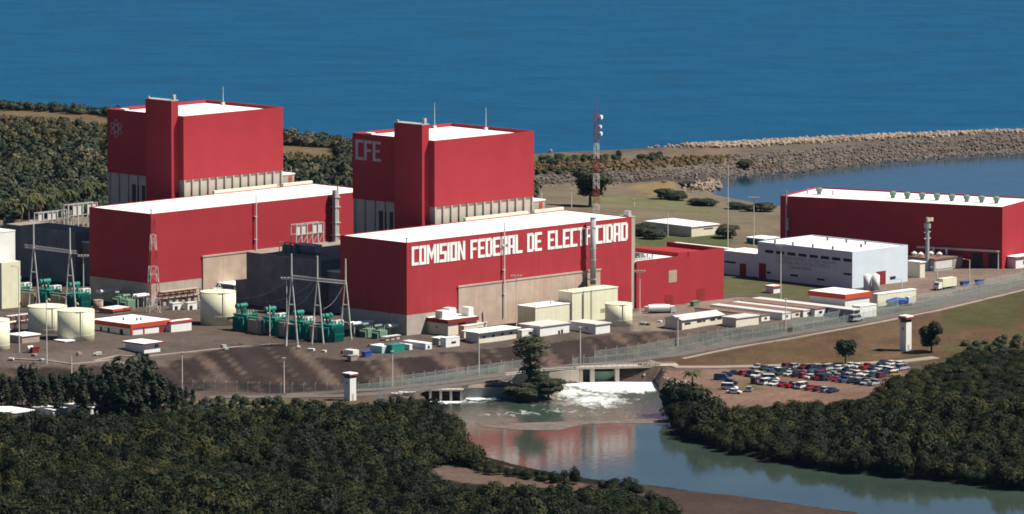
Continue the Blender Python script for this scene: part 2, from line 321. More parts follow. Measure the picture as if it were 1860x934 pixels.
sh_ = inpoly(PX, e2[1:17] + f2[1:15][::-1]); C[sh_] *= (.72 + .5 * vnoise(np.c_[sk, PX[:, 1] * .3], 20, 39))[sh_][:, None]
region([(1150, 654), (1231, 645), (1330, 626), (1420, 612), (1560, 588), (1700, 560), (1860, 522), (2300, 440), (2300, 640), (1860, 650), (1640, 668), (1300, 668), (1180, 664)], (0.082, 0.047, 0.029))
region([(1690, 580), (1860, 526), (2200, 460), (2200, 570), (1860, 572), (1740, 592)], (0.058, 0.050, 0.022), .85)
region([(1330, 640), (1500, 636), (1600, 650), (1560, 662), (1340, 664)], (0.105, 0.062, 0.032), .7)
region([(1700, 600), (1860, 590), (1860, 625), (1760, 640), (1700, 650)], (0.10, 0.052, 0.034), .8)
region([(1200, 672), (1640, 664), (1660, 690), (1560, 730), (1330, 745), (1240, 735), (1205, 700)], (0.150, 0.094, 0.070))
region([(1335, 688), (1372, 688), (1380, 708), (1340, 712)], (0.10, 0.085, 0.04), .8)
region([(840, 690), (1000, 668), (1010, 690), (965, 704), (840, 706)], (0.22, 0.17, 0.135))
region([(1180, 676), (1245, 690), (1228, 745), (1210, 740), (1190, 700)], (0.24, 0.18, 0.14))
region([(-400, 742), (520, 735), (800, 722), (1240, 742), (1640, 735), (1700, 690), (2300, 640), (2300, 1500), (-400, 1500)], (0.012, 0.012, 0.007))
region([(760, 838), (880, 838), (1000, 868), (1200, 905), (1190, 915), (1000, 885), (900, 885), (800, 870)], (0.10, 0.066, 0.052))
region([(1050, 878), (1180, 884), (1350, 900), (1620, 940), (2300, 1100), (2300, 1300), (1300, 960), (1150, 920)], (0.050, 0.034, 0.027))
region([(520, 735), (700, 725), (770, 735), (690, 745)], (0.09, 0.065, 0.045))
region([(300, 735), (480, 722), (620, 726), (560, 740), (400, 755)], (0.12, 0.10, 0.045), .9)
# behind the plant
region([(940, 330), (1150, 326), (1300, 342), (1440, 372), (1440, 470), (940, 470)], (0.130, 0.106, 0.072))
region([(1150, 425), (1330, 425), (1330, 450), (1150, 450)], (0.075, 0.085, 0.035))
region([(1040, 362), (1200, 352), (1300, 380), (1300, 392), (1150, 378)], (0.115, 0.115, 0.055), .8)
region([(1140, 338), (1230, 330), (1235, 352), (1180, 356)], (0.19, 0.135, 0.07))
region([(940, 285), (1400, 262), (1400, 300), (1330, 312), (940, 318)], (0.125, 0.092, 0.066))
region([(940, 286), (1120, 280), (1100, 296), (940, 300)], (0.075, 0.080, 0.035))
region([(940, 314), (1330, 308), (1400, 300), (1400, 318), (1330, 330), (940, 334)], (0.060, 0.048, 0.044))
region([(1340, 258), (2300, 215), (2300, 262), (1860, 276), (1600, 294), (1400, 314), (1330, 316)], (0.10, 0.082, 0.068))
region([(1315, 500), (1560, 515), (1480, 545), (1310, 535)], (0.082, 0.080, 0.038))
region([(1150, 560), (1330, 540), (1460, 552), (1240, 600), (1150, 600)], (0.17, 0.135, 0.11))
region([(1590, 500), (1860, 460), (1860, 505), (1700, 540), (1600, 548)], (0.17, 0.125, 0.10))
region([(-400, 150), (940, 150), (940, 400), (-400, 400)], (0.030, 0.032, 0.019))
region([(-400, 192), (190, 206), (230, 214), (200, 245), (120, 248), (-400, 240)], (0.11, 0.080, 0.045))
region([(510, 262), (590, 262), (600, 292), (510, 296)], (0.12, 0.088, 0.05))
region([(-200, 385), (200, 385), (200, 440), (-200, 440)], (0.17, 0.13, 0.10))
region([(0, 640), (350, 630), (350, 650), (250, 668), (0, 668)], (0.10, 0.080, 0.068), .7)
q_ = (vnoise(PX / np.array([1, .35]), 70, 31) * .6 + vnoise(PX / np.array([1, .35]), 24, 32) * .4)
m = inpoly(PX, [(1231, 645), (1330, 626), (1420, 612), (1560, 588), (1700, 560), (1860, 522), (2300, 440), (2300, 640), (1860, 650), (1640, 664), (1300, 664)])
for c_, lo, hi in (((0.058, 0.058, 0.024), .42, .62), ((0.120, 0.082, 0.045), .42, .22)):
    w_ = np.clip((q_ - lo) / (hi - lo), 0, 1) * m * np.clip((PX[:, 0] - 1250) / 500, .25, 1) * .75; C = C * (1 - w_[:, None]) + np.array(c_) * w_[:, None]
C *= (0.86 + 0.28 * vnoise(GP, 3.1, 21) )[:, None] * (0.85 + 0.3 * vnoise(GP, 16, 22))[:, None]
nx, ny = len(gx), len(gy)
idx = np.arange(nx * ny).reshape(ny, nx)
Fq = np.stack([idx[:-1, :-1], idx[:-1, 1:], idx[1:, 1:], idx[1:, :-1]], -1).reshape(-1, 4)
def fastmesh(name, V, Q, mats, attrs=None, smooth=False):
    me = bpy.data.meshes.new(name); me.vertices.add(len(V)); me.vertices.foreach_set("co", np.asarray(V, np.float32).ravel())
    k = Q.shape[1]; me.loops.add(len(Q) * k); me.loops.foreach_set("vertex_index", Q.astype(np.int32).ravel())
    me.polygons.add(len(Q)); me.polygons.foreach_set("loop_start", np.arange(0, len(Q) * k, k, dtype=np.int32))
    if smooth: me.polygons.foreach_set("use_smooth", np.ones(len(Q), bool))
    for m in mats: me.materials.append(m)
    for an, (typ, dat) in (attrs or {}).items():
        a = me.attributes.new(an, typ, 'POINT')
        if typ == 'FLOAT': a.data.foreach_set("value", np.asarray(dat, np.float32).ravel())
        else: a.data.foreach_set("color", np.asarray(dat, np.float32).ravel())
    me.update(calc_edges=True); me.validate(); return me
gm = bpy.data.materials.new("ground_surface"); gm.use_nodes = True
n = gm.node_tree; b = n.nodes["Principled BSDF"]; b.inputs["Roughness"].default_value = 0.95; b.inputs["Specular IOR Level"].default_value = 0.1
a = n.nodes.new("ShaderNodeAttribute"); a.attribute_name = "ground_colour"
g = n.nodes.new("ShaderNodeNewGeometry"); no = n.nodes.new("ShaderNodeTexNoise"); no.inputs["Scale"].default_value = 0.9; no.inputs["Detail"].default_value = 8; no.inputs["Roughness"].default_value = .75
n.links.new(g.outputs["Position"], no.inputs["Vector"])
mr = n.nodes.new("ShaderNodeMapRange"); mr.inputs[1].default_value = .25; mr.inputs[2].default_value = .75; mr.inputs[3].default_value = .55; mr.inputs[4].default_value = 1.5; n.links.new(no.outputs["Fac"], mr.inputs[0])
vm = n.nodes.new("ShaderNodeVectorMath"); vm.operation = 'SCALE'; n.links.new(a.outputs["Color"], vm.inputs[0]); n.links.new(mr.outputs[0], vm.inputs["Scale"]); n.links.new(vm.outputs[0], b.inputs["Base Color"])
bp = n.nodes.new("ShaderNodeBump"); bp.inputs["Distance"].default_value = .35; bp.inputs["Strength"].default_value = .8; n.links.new(no.outputs["Fac"], bp.inputs["Height"]); n.links.new(bp.outputs[0], b.inputs["Normal"])
go = bpy.data.objects.new("ground", fastmesh("ground", np.c_[GP, GZZ], Fq, [gm], {"ground_colour": ('FLOAT_COLOR', np.c_[C, np.ones(len(C))])}, True)); COL.objects.link(go); tag(go, kind='structure')

# ------------------------------------------------------------------ water
def watermat(name, deep, rough, bumps, spec=0.5, foam=False, var=0.2, vscale=(0.004, 0.02, 1)):
    m = bpy.data.materials.new(name); m.use_nodes = True; n = m.node_tree; b = n.nodes["Principled BSDF"]; L = n.links.new
    b.inputs["IOR"].default_value = 1.33; b.inputs["Specular IOR Level"].default_value = spec
    g = n.nodes.new("ShaderNodeNewGeometry")
    mp = n.nodes.new("ShaderNodeMapping"); mp.inputs["Scale"].default_value = vscale; L(g.outputs["Position"], mp.inputs["Vector"])
    nz = n.nodes.new("ShaderNodeTexNoise"); nz.inputs["Scale"].default_value = 1; nz.inputs["Detail"].default_value = 8; nz.inputs["Roughness"].default_value = .6; L(mp.outputs[0], nz.inputs["Vector"])
    rp = n.nodes.new("ShaderNodeValToRGB"); rp.color_ramp.elements[0].position = .35; rp.color_ramp.elements[1].position = .65
    rp.color_ramp.elements[0].color = (*[c * (1 - var) for c in deep], 1); rp.color_ramp.elements[1].color = (*[c * (1 + var) for c in deep], 1)
    L(nz.outputs["Fac"], rp.inputs["Fac"]); col = rp.outputs["Color"]
    prev = None
    for sc, dist in bumps:
        m2 = n.nodes.new("ShaderNodeMapping"); m2.inputs["Scale"].default_value = (sc[0], sc[1], 1); L(g.outputs["Position"], m2.inputs["Vector"])
        n2 = n.nodes.new("ShaderNodeTexNoise"); n2.inputs["Scale"].default_value = 1; n2.inputs["Detail"].default_value = 4; L(m2.outputs[0], n2.inputs["Vector"])
        bp = n.nodes.new("ShaderNodeBump"); bp.inputs["Strength"].default_value = 1
        if foam:
            at_ = n.nodes.new("ShaderNodeAttribute"); at_.attribute_name = "turbulence"
            mm = n.nodes.new("ShaderNodeMath"); mm.operation = 'MULTIPLY_ADD'; L(at_.outputs["Fac"], mm.inputs[0]); mm.inputs[1].default_value = dist * 14; mm.inputs[2].default_value = dist; L(mm.outputs[0], bp.inputs["Distance"])
        else: bp.inputs["Distance"].default_value = dist
        L(n2.outputs["Fac"], bp.inputs["Height"])
        if prev: L(prev.outputs[0], bp.inputs["Normal"])
        prev = bp
    if prev: L(prev.outputs[0], b.inputs["Normal"])
    b.inputs["Roughness"].default_value = rough
    if foam:
        fa = n.nodes.new("ShaderNodeAttribute"); fa.attribute_name = "foam"
        m3 = n.nodes.new("ShaderNodeMapping"); m3.inputs["Scale"].default_value = (.30, .13, 1); L(g.outputs["Position"], m3.inputs["Vector"])
        n3 = n.nodes.new("ShaderNodeTexNoise"); n3.inputs["Scale"].default_value = 1; n3.inputs["Detail"].default_value = 7; n3.inputs["Roughness"].default_value = .7; n3.inputs["Distortion"].default_value = 1.2; L(m3.outputs[0], n3.inputs["Vector"])
        s = n.nodes.new("ShaderNodeMath"); s.operation = 'ADD'; L(fa.outputs["Fac"], s.inputs[0]); L(n3.outputs["Fac"], s.inputs[1])
        r3 = n.nodes.new("ShaderNodeValToRGB"); r3.color_ramp.elements[0].position = .68; r3.color_ramp.elements[1].position = 1.15 if False else 1.0; L(s.outputs[0], r3.inputs["Fac"])
        mx = n.nodes.new("ShaderNodeMix"); mx.data_type = 'RGBA'; L(r3.outputs["Color"], mx.inputs["Factor"]); L(col, mx.inputs[6]); mx.inputs[7].default_value = (.85, .88, .86, 1); col = mx.outputs[2]
        mr = n.nodes.new("ShaderNodeMapRange"); mr.inputs[3].default_value = rough; mr.inputs[4].default_value = .8; L(r3.outputs["Color"], mr.inputs[0]); L(mr.outputs[0], b.inputs["Roughness"])
    L(col, b.inputs["Base Color"]); return m
MID = [(-900, 262), (0, 250), (400, 280), (640, 303), (960, 297), (1150, 289), (1400, 274), (1600, 263), (1860, 254), (2300, 236), (3000, 205)]
mw = [at(p[0], p[1], 0) for p in MID]
mb = MB(); vs = []
for i, p in enumerate(mw): vs += [(p[0], p[1], 0), (-30000 + 60000 * i / (len(mw) - 1), 60000, 0)]
mb.add(vs, [(2 * i, 2 * i + 2, 2 * i + 3, 2 * i + 1) for i in range(len(mw) - 1)])
SEAM = watermat("sea_water", (0.005, 0.062, 0.135), 0.42, [((.12, .035), 0.5), ((.5, .12), 0.16)], spec=0.16, var=.15, vscale=(.022, .06, 1))
tag(mb.build("sea_water", SEAM), kind='structure')
mb = MB(); vs = []
for i, p in enumerate(MID[4:]):
    q = at(p[0], p[1], 0); r = at(min(p[0], 2300) if i else 1000, 445, 0); vs += [q, r]
nn = len(vs) // 2
mb.add(vs, [(2 * i + 1, 2 * i + 3, 2 * i + 2, 2 * i) for i in range(nn - 1)])
LAGM = watermat("lagoon_water", (0.008, 0.040, 0.060), 0.10, [((.25, .06), 0.10), ((1.2, .4), 0.02)], spec=0.45, var=.12)
tag(mb.build("lagoon_water", LAGM), kind='structure')
cx_ = np.arange(-60, 330, 1.0); cy_ = np.arange(1500, 2048, 1.0); CXX, CYY = np.meshgrid(cx_, cy_); CPt = np.c_[CXX.ravel(), CYY.ravel()]
cpx = projv(CPt, np.zeros(len(CPt)))
def blob(cx, cy, rx, ry, p=1.0): return np.clip(1 - np.sqrt(((cpx[:, 0] - cx) / rx) ** 2 + ((cpx[:, 1] - cy) / ry) ** 2), 0, 1) ** p
foam = np.maximum.reduce([blob(1115, 690, 105, 30, .7) * 1.0, blob(1060, 690, 60, 14, .6), blob(1165, 692, 50, 26, .7), blob(800, 729, 60, 6, .8) * .9, blob(862, 723, 60, 6) * .7, blob(1040, 712, 80, 26) * .45, blob(930, 752, 130, 12) * .22, blob(1085, 726, 100, 26) * .48, blob(1040, 745, 150, 20) * .22, blob(842, 796, 12, 26) * .4, blob(860, 731, 70, 7) * .3])
turb = np.clip((778 - cpx[:, 1]) / 60, 0, 1) * np.clip((cpx[:, 1] - 560) / 40, 0, 1)
Qc = np.arange(len(CPt)).reshape(len(cy_), len(cx_)); Qc = np.stack([Qc[:-1, :-1], Qc[:-1, 1:], Qc[1:, 1:], Qc[1:, :-1]], -1).reshape(-1, 4)
CANM = watermat("canal_water", (0.040, 0.060, 0.048), 0.07, [((.55, .22), 0.020), ((2.2, .9), 0.008)], spec=0.5, foam=True, vscale=(.02, .02, 1))
cw = bpy.data.objects.new("canal_water", fastmesh("canal_water", np.c_[CPt, np.zeros(len(CPt))], Qc, [CANM], {"foam": ('FLOAT', foam), "turbulence": ('FLOAT', turb)}, True)); COL.objects.link(cw); tag(cw, kind='structure')

# ------------------------------------------------------------------ roads and paths draped on the ground
def strip(name, pix, width, m, lift=0.14, step=14):
    pts = [G(p[0], p[1]) for p in densify([(a, b_) for a, b_ in pix], step)]
    mb = MB(); vs = []
    for i, p in enumerate(pts):
        q = pts[min(i + 1, len(pts) - 1)]; o = pts[max(i - 1, 0)]
        d = Vector((q[0] - o[0], q[1] - o[1], 0)).normalized(); nrm = Vector((-d.y, d.x, 0)) * width / 2
        A1 = (p[0] + nrm.x, p[1] + nrm.y); A2 = (p[0] - nrm.x, p[1] - nrm.y); z1, z2 = zt([A1, A2]); zz = max(z1, z2, p[2]) + lift
        vs += [(A1[0], A1[1], zz - .6), (A1[0], A1[1], zz), (A2[0], A2[1], zz), (A2[0], A2[1], zz - .6)]
    fs = []
    for i in range(len(pts) - 1):
        for k in range(3): fs.append((4 * i + k, 4 * i + k + 1, 4 * i + 4 + k + 1, 4 * i + 4 + k))
    mb.add(vs, fs); return tag(mb.build(name, m), kind='structure')
strip("road", [(380, 722), (520, 721), (640, 719), (760, 709), (850, 696), (940, 684), (1000, 676)], 6, M['asphalt'])
strip("road", [(1222, 667), (1300, 668), (1450, 664), (1560, 661), (1640, 657), (1700, 650)], 4.5, M['path'])
strip("patrol_path", [(520, 718), (700, 708), (830, 694), (900, 684), (1020, 668), (1130, 658), (1231, 646), (1330, 627), (1420, 612), (1560, 587), (1700, 559), (1860, 521), (2000, 494)], 5, M['asphalt'])
strip("footpath", [(20, 652), (85, 655), (130, 662), (170, 658), (200, 654), (225, 660), (240, 672)], 1.2, M['path'], .10)
strip("footpath", [(170, 656), (215, 646), (260, 648), (340, 640), (430, 630), (515, 624)], 1.2, M['path'], .10)
strip("footpath", [(1240, 652), (1330, 633), (1420, 618), (1560, 593), (1640, 577), (1700, 565), (1860, 527), (2000, 500)], 1.6, M['path'], .10)

# ------------------------------------------------------------------ building frame: u along the wall facing the sun, v along the wall in shade
TH = 45.5
class Fr:
    def __init__(s, px, py, z=PLAT, ang=TH, p=None):
        s.p = p or at(px, py, z); s.a = R_(ang)
        s.u = (math.cos(s.a), math.sin(s.a)); s.v = (-math.sin(s.a), math.cos(s.a))
    def U(s, px, v=0.0, z=0.0): x, y = s.p[0] + s.v[0] * v, s.p[1] + s.v[1] * v; return ext(x, y, s.p[2] + z, s.u[0], s.u[1], px)
    def V(s, px, u=0.0, z=0.0): x, y = s.p[0] + s.u[0] * u, s.p[1] + s.u[1] * u; return ext(x, y, s.p[2] + z, s.v[0], s.v[1], px)
    def Z(s, py, u=0.0, v=0.0): return zcol(s.p[1] + s.u[1] * u + s.v[1] * v, py) - s.p[2]
    def W(s, u, v, z=0.0): return (s.p[0] + s.u[0] * u + s.v[0] * v, s.p[1] + s.u[1] * u + s.v[1] * v, s.p[2] + z)
    def thing(s, name, label, cat, group=None): return thing(name, label, cat, s.p, s.a, group)
def ringbox(mb, u1, v1, z0, z1, t):     # parapet ring round 0..u1 x 0..v1
    mb.box(0, u1, 0, t, z0, z1); mb.box(0, u1, v1 - t, v1, z0, z1); mb.box(0, t, t + .003, v1 - t - .003, z0, z1); mb.box(u1 - t, u1, t + .003, v1 - t - .003, z0, z1)

GLY = {'C': [(0, 0, 1, 7), (1, 0, 3, 1), (1, 6, 3, 7)], 'O': [(0, 0, 1, 7), (2, 0, 3, 7), (1, 0, 2, 1), (1, 6, 2, 7)],
       'D': [(0, 0, 1, 7), (2, .5, 3, 6.5), (1, 0, 2.5, 1), (1, 6, 2.5, 7)], 'I': [(0, 0, 1, 7)], 'L': [(0, 0, 1, 7), (1, 0, 3, 1)],
       'E': [(0, 0, 1, 7), (1, 0, 3, 1), (1, 6, 3, 7), (1, 3.1, 2.6, 4)], 'F': [(0, 0, 1, 7), (1, 6, 3, 7), (1, 3.1, 2.6, 4)],
       'S': [(0, 0, 2, 1), (2, 0, 3, 4), (1, 3, 2, 4), (0, 3, 1, 7), (1, 6, 3, 7)], 'T': [(1, 0, 2, 6), (0, 6, 3, 7)],
       'R': [(0, 0, 1, 7), (2, 3.9, 3, 7), (1, 6, 2, 7), (1, 2.9, 2.2, 3.9), (2, 0, 3, 2.9)], 'A': [(0, 0, 1, 7), (2, 0, 3, 7), (1, 6, 2, 7), (1, 2.4, 2, 3.3)],
       'N': [(0, 0, .95, 7), (2.3, 0, 3.25, 7), 'N'], 'M': [(0, 0, .95, 7), (3.05, 0, 4, 7), 'M']}
GW = {'I': 1.0, 'N': 3.25, 'M': 4.0}
def word(mb, text, x0, x1, z0, h, emit):      # emit(list of (x,z)) adds one flat-front piece
    tot = sum(GW.get(c, 3.0) for c in text) + 0.28 * (len(text) - 1); sx = (x1 - x0) / tot; sz = h / 7; x = x0
    for c in text:
        for g in GLY[c]:
            if g == 'N': emit([(x + .95 * sx, z0 + 7 * sz), (x + .95 * sx, z0 + 4.6 * sz), (x + 2.3 * sx, z0), (x + 2.3 * sx, z0 + 2.4 * sz)])
            elif g == 'M':
                emit([(x + .95 * sx, z0 + 7 * sz), (x + .95 * sx, z0 + 4.4 * sz), (x + 2.0 * sx, z0 + 1.2 * sz), (x + 2.0 * sx, z0 + 3.8 * sz)])
                emit([(x + 3.05 * sx, z0 + 4.4 * sz), (x + 3.05 * sx, z0 + 7 * sz), (x + 2.0 * sx, z0 + 3.8 * sz), (x + 2.0 * sx, z0 + 1.2 * sz)])
            else:
                a, b_, c_, d = g; emit([(x + a * sx, z0 + b_ * sz), (x + c_ * sx, z0 + b_ * sz), (x + c_ * sx, z0 + d * sz), (x + a * sx, z0 + d * sz)])
        x += (GW.get(c, 3.0) + 0.28) * sx
def plate_v(mb, poly, v0, v1):  # polygon in (u,z), extruded along v
    n = len(poly); mb.add([(u, v0, z) for u, z in poly] + [(u, v1, z) for u, z in poly], [tuple(range(n)), tuple(range(n, 2 * n))[::-1]] + [(i, (i + 1) % n, n + (i + 1) % n, n + i) for i in range(n)])
def plate_u(mb, poly, u0, u1):
    n = len(poly); mb.add([(u0, v, z) for v, z in poly] + [(u1, v, z) for v, z in poly], [tuple(range(n)), tuple(range(n, 2 * n))[::-1]] + [(i, (i + 1) % n, n + (i + 1) % n, n + i) for i in range(n)])

# ---- turbine halls
T2 = Fr(739, 617); T1 = None
def hall(fr, which):
    Lu = T2.U(1147); Lv = T2.V(618.5); Ht = T2.Z(441); zr = T2.Z(572.5)
    t = fr.thing("turbine_hall", which['label'], "turbine hall", "turbine halls")
    u1, u2 = T2.U(832), T2.U(1089); zc = T2.Z(522, u1)
    mb = MB(); mb.box(.05, Lu - .05, .05, Lv - .05, -1, zr)
    mb.build("concrete_base", M['conc'], t)
    mb = MB(); mb.box(0, Lu, 0, Lv, zr, Ht - .5); mb.build("wall", M['redstain' if which['sign'] else 'red'], t)
    if Lu > u2 + 2: MB().box(u2, Lu, -.01, .3, -1, zr + .01).build("lower_wall", M['red'], t)
    mb = MB(); mb.box(u1, u2, -.35, .05, -1, zc); mb.build("concrete_panel", M['concstain'], t)
    mb = MB(); mb.box(u1 - .3, u2 + .3, -.55, -.02, zc + .003, zc + .45); mb.build("panel_cap", M['conc'], t)
    rf = MB().box(.25, Lu - .25, .25, Lv - .25, Ht - .5 + .002, Ht - .22).build("roof", M['roofw'], t)
    mb = MB(); ringbox(mb, Lu, Lv, Ht - .497, Ht, .24); mb.build("parapet", M['red'], t)
    mb = MB(); mb.cyl(1.2, 1.2, .16, Ht - .25, Ht + .9, 8); mb.cyl(1.2, 1.2, .3, Ht + .9, Ht + 1.2, 8); mb.build("roof_lamp", M['dark'], t)
    # raised back kerb of the roof
    mb = MB(); mb.box(Lu * .55, Lu * .83, Lv + .02, Lv + 1.1, Ht - 2, Ht + .9); mb.box(Lu * .86, Lu - .6, Lv + .02, Lv + 1.1, Ht - 2, Ht + .9); mb.build("back_kerb", M['cream'], t)
    if which['sign']:
        zt_, zb_ = T2.Z(448.6, T2.U(748)), T2.Z(483, T2.U(748))
        mb = MB(); emit = lambda P: plate_v(mb, P, -.16, -.02)
        for wd, a, b_ in (("COMISION", 747.5, 844.5), ("FEDERAL", 854, 948.3), ("DE", 957, 983.6), ("ELECTRICIDAD", 994.3, 1139.5)):
            word(mb, wd, T2.U(a), T2.U(b_), zb_, zt_ - zb_, emit)
        mb.build("lettering", M['letter'], t)
    # thin vertical vent pipe on the long wall
    up = T2.U(which['pipe']); mb = MB(); mb.cyl(up, -.75, .2, zr * .45, Ht + 2.8, 10)
    for zz in (Ht * .35, Ht * .6, Ht * .85): mb.box(up - .45, up + .45, -.8, -.01, zz, zz + .2)
    mb.build("vent_pipe", M['white'], t)
    return t, Lu, Lv, Ht, zr
tA, HLu, HLv, HHt, HZr = hall(T2, dict(label="red turbine hall with white COMISION FEDERAL DE ELECTRICIDAD letters on its long wall", sign=True, pipe=913))
T1 = Fr(0, 0, p=at(275, 558.5, PLAT))
tB, *_ = hall(T1, dict(label="red turbine hall without lettering behind the red and white lattice mast", sign=False, pipe=927))
# exhaust stack standing against the lettered hall
k = T2.U(1067.5); fs_ = Fr(0, 0, p=T2.W(k, -2.2))
st = fs_.thing("exhaust_stack", "tall grey exhaust duct rising in front of the letter R of the sign", "stack")
zt0 = T2.Z(395.5, k); zb0 = T2.Z(519, k)
MB().cyl(0, 0, .86, 10, zt0, 20).build("duct", M['greywall'], st, True)
mb = MB()
for zz in (zb0 + 2, zb0 + 8, (zt0 + zb0) / 2 + 1, zt0 - 3): mb.cyl(0, 0, .98, zz, zz + .3, 20); mb.box(-1.2, -1.02, -.3, 2.1, zz, zz + .25)
mb.build("bracket", M['steel'], st)
mb = MB(); mb.cyl(0, 0, .98, zt0, zt0 + .25, 20); mb.build("cap", M['steel'], st)
mb = MB(); mb.cyl(-2.2, .6, .25, zb0 - 1, zb0 + 3, 8); mb.cyl(-3.4, .8, .55, zb0 - 1, zb0 + 1.6, 8); mb.build("side_pipe", M['bushing'], st)
# stack on the plain hall
k = T1.U(604); z0_ = 22 - PLAT
fs2 = Fr(0, 0, p=T1.W(k, -1.6)); st = fs2.thing("exhaust_stack", "pair of slim grey ducts against the plain hall near its far end", "stack")
MB().box(-.9, .2, -.7, .7, 14, HHt + 1.6).build("duct", M['greywall'], st); MB().cyl(.9, 0, .33, 14, HHt + 2.6, 10).build("pipe", M['cream'], st)
mb = MB(); [mb.box(-1.1, 1.3, -.9, 1.5, z_, z_ + .3) for z_ in (16, 20, 25, HHt - .8)]; mb.build("bracket", M['steel'], st)
# pale stair tower at the far end of the lettered hall
k = HLu
t = Fr(0, 0, p=T2.W(k + .05, .6)).thing("stair_tower", "slim pale concrete stair tower at the right end of the lettered hall", "tower")
MB().box(0, 2.1, 0, 5, 0, HHt - .3).build("wall", M['conc'], t); MB().box(-.0, 2.3, -.1, 5.1, HHt - .297, HHt).build("roof", M['conc'], t)
mb = MB(); mb.box(.2, 1.5, 1, 3, HHt, HHt + 1.6); mb.build("hatch", M['steel'], t)

# ---- reactor buildings
vb = HLv + 2.5
RC = Fr(0, 0, p=T2.W(0, vb)); ku = RC.U(789.5, z=HHt)
RCn = Fr(0, 0, p=T2.W(ku, vb))
def reactor(fr, label, mark):
    LU = RCn.U(970, z=40); LV = RCn.V(640.5, z=40); top = RCn.Z(256); zr = RCn.Z(376.5)
    t = fr.thing("reactor_building", label, "reactor building", "reactor buildings")
    lo = MB(); lo.box(.5, LU - .5, .5, LV - .5, -1, zr); lo.build("base_wall", M['panel'], t)
    nb = 12; mb = MB()
    for i in range(nb + 1): u = .5 + (LU - 1) * i / nb; mb.box(u - .28, u + .28, .02, .5 - .003, 12, zr - .003)
    for i in range(8): v = 4.5 + (LV - 5) * i / 7; mb.box(.02, .497, v - .3, v + .3, 12, zr - .003)
    mb.build("column", M['conc'], t)
    mb = MB(); mb.box(.36, .49, LV * .47, LV * .56, zr - 11, zr - 3); mb.box(.36, .49, LV * .60, LV * .69, zr - 11, zr - 3); mb.build("louvre", M['dark'], t)
    mb = MB(); mb.box(0, LU, 0, .4, zr, top); mb.box(0, LU, LV - .4, LV, zr, top); mb.box(0, .4, .403, LV - .403, zr, top); mb.box(LU - .4, LU, .403, LV - .403, zr, top); mb.box(.403, LU - .403, .403, LV - .403, zr, zr + .4); mb.build("wall", M['red'], t)
    MB().box(.41, LU - .41, .41, LV - .41, top - 1.9, top - 1.0).build("roof", M['roofw'], t)
    # stair shaft standing proud of the shaded wall
    v0, v1 = RCn.V(779.5, z=40), RCn.V(729, z=40); pz = RCn.Z(221.5, 0, v1)
    sh = MB().box(-3.0, -.004, v0, v1, -1, pz).build("shaft", M['red'], t)
    mb = MB(); mb.box(-3.1, .1, v0 - .1, v1 + .1, pz + .003, pz + .22); mb.build("shaft_cap", M['steel'], sh)
    mb = MB(); mb.box(-1.6, -.6, v0 + .4, v0 + 1.2, pz + .22, pz + 1.9); mb.box(-2.8, -2.3, v1 - 1.4, v1 - .6, pz + .22, pz + .9); mb.build("roof_vent", M['steel'], sh)
    MB().box(-.0 + .41, 2.2, LV * .78, LV * .78 + 2.6, top - 1, top + .4).build("roof_hatch", M['white'], t)
    mb = MB()
    for a, b_, hh in ((LU * .8, LV - 1, 7), (LU - 1.2, LV * .55, 6)) if mark == 'CFE' else ((LU - 1, LV * .75, 5),): mb.cyl(a, b_, .12, top - 1, top + hh, 6, .05); mb.box(a - .5, a + .5, b_ - .4, b_ + .4, top - 1, top - .2)
    mb.build("antenna", M['polewhite'], t)
    if mark == 'CFE':
        mb = MB(); va = RCn.V(646.5, z=40); vbq = RCn.V(692.5, z=40); zt_ = RCn.Z(253, 0, va); zb_ = RCn.Z(289.5, 0, va)
        word(mb, "CFE", 0, va - vbq, zb_, zt_ - zb_, lambda P: plate_u(mb, [(va - x, z) for x, z in P], -.18, -.02)); mb.build("lettering", M['greyletter'], t)
    else:
        mb = MB(); vc = RCn.V(640.5 + 18, z=40); zc = top - 6.0
        for k_ in range(3):
            an = R_(90 + 60 * k_); P = []
            for i in range(25):
                q = 2 * math.pi * i / 24; a_, b2 = 2.9 * math.cos(q), 1.05 * math.sin(q)
                P.append((-.1, vc - (a_ * math.cos(an) - b2 * math.sin(an)), zc + a_ * math.sin(an) + b2 * math.cos(an)))
            mb.tube(P, .13, 4)
        mb.build("atom_emblem", M['greyletter'], t)
    return LU, LV, top
RLu, RLv, RTop = reactor(RCn, "red reactor building marked CFE behind the lettered hall", 'CFE')
off = [T1.p[i] - T2.p[i] for i in range(3)]
R1 = Fr(0, 0, p=tuple(RCn.p[i] + off[i] for i in range(3)))
reactor(R1, "red reactor building with a white atom emblem at the left", 'ATOM')
for j, (fr, o_) in enumerate(((T2, RCn), (T1, R1))):
    ua = (o_.p[0] - fr.p[0]) * fr.u[0] + (o_.p[1] - fr.p[1]) * fr.u[1] + RLu
    f2_ = Fr(0, 0, p=fr.W(ua + .8, HLv + 4)); lab_ = ("low concrete plant room beside the CFE reactor building" if j == 0 else "low concrete plant room beside the reactor building with the atom emblem")
    t = f2_.thing("plant_room", lab_, "plant room", "plant rooms beside the reactors")
    MB().box(0, 5.5, 0, 9, 0, HHt + 3).build("wall", M['conc'], t); MB().box(-.2, 5.7, -.2, 9.2, HHt + 3.003, HHt + 3.4).build("roof", M['roofw'], t)
    MB().box(3.0, 4.4, -.12, -.01, HHt + .3, HHt + 2.6).build("door", M['orange'], t)
    mb = MB(); mb.cyl(4.6, .4, .06, HHt + 3.4, HHt + 5.6, 5); mb.cyl(.4, 6, .06, HHt + 3.4, HHt + 5.2, 5); mb.build("pole", M['polewhite'], t)
    MB().box(-5, 0, -3.2, -.3, HHt - 6, HHt - .6).build("duct_housing", M['roofw'], t)

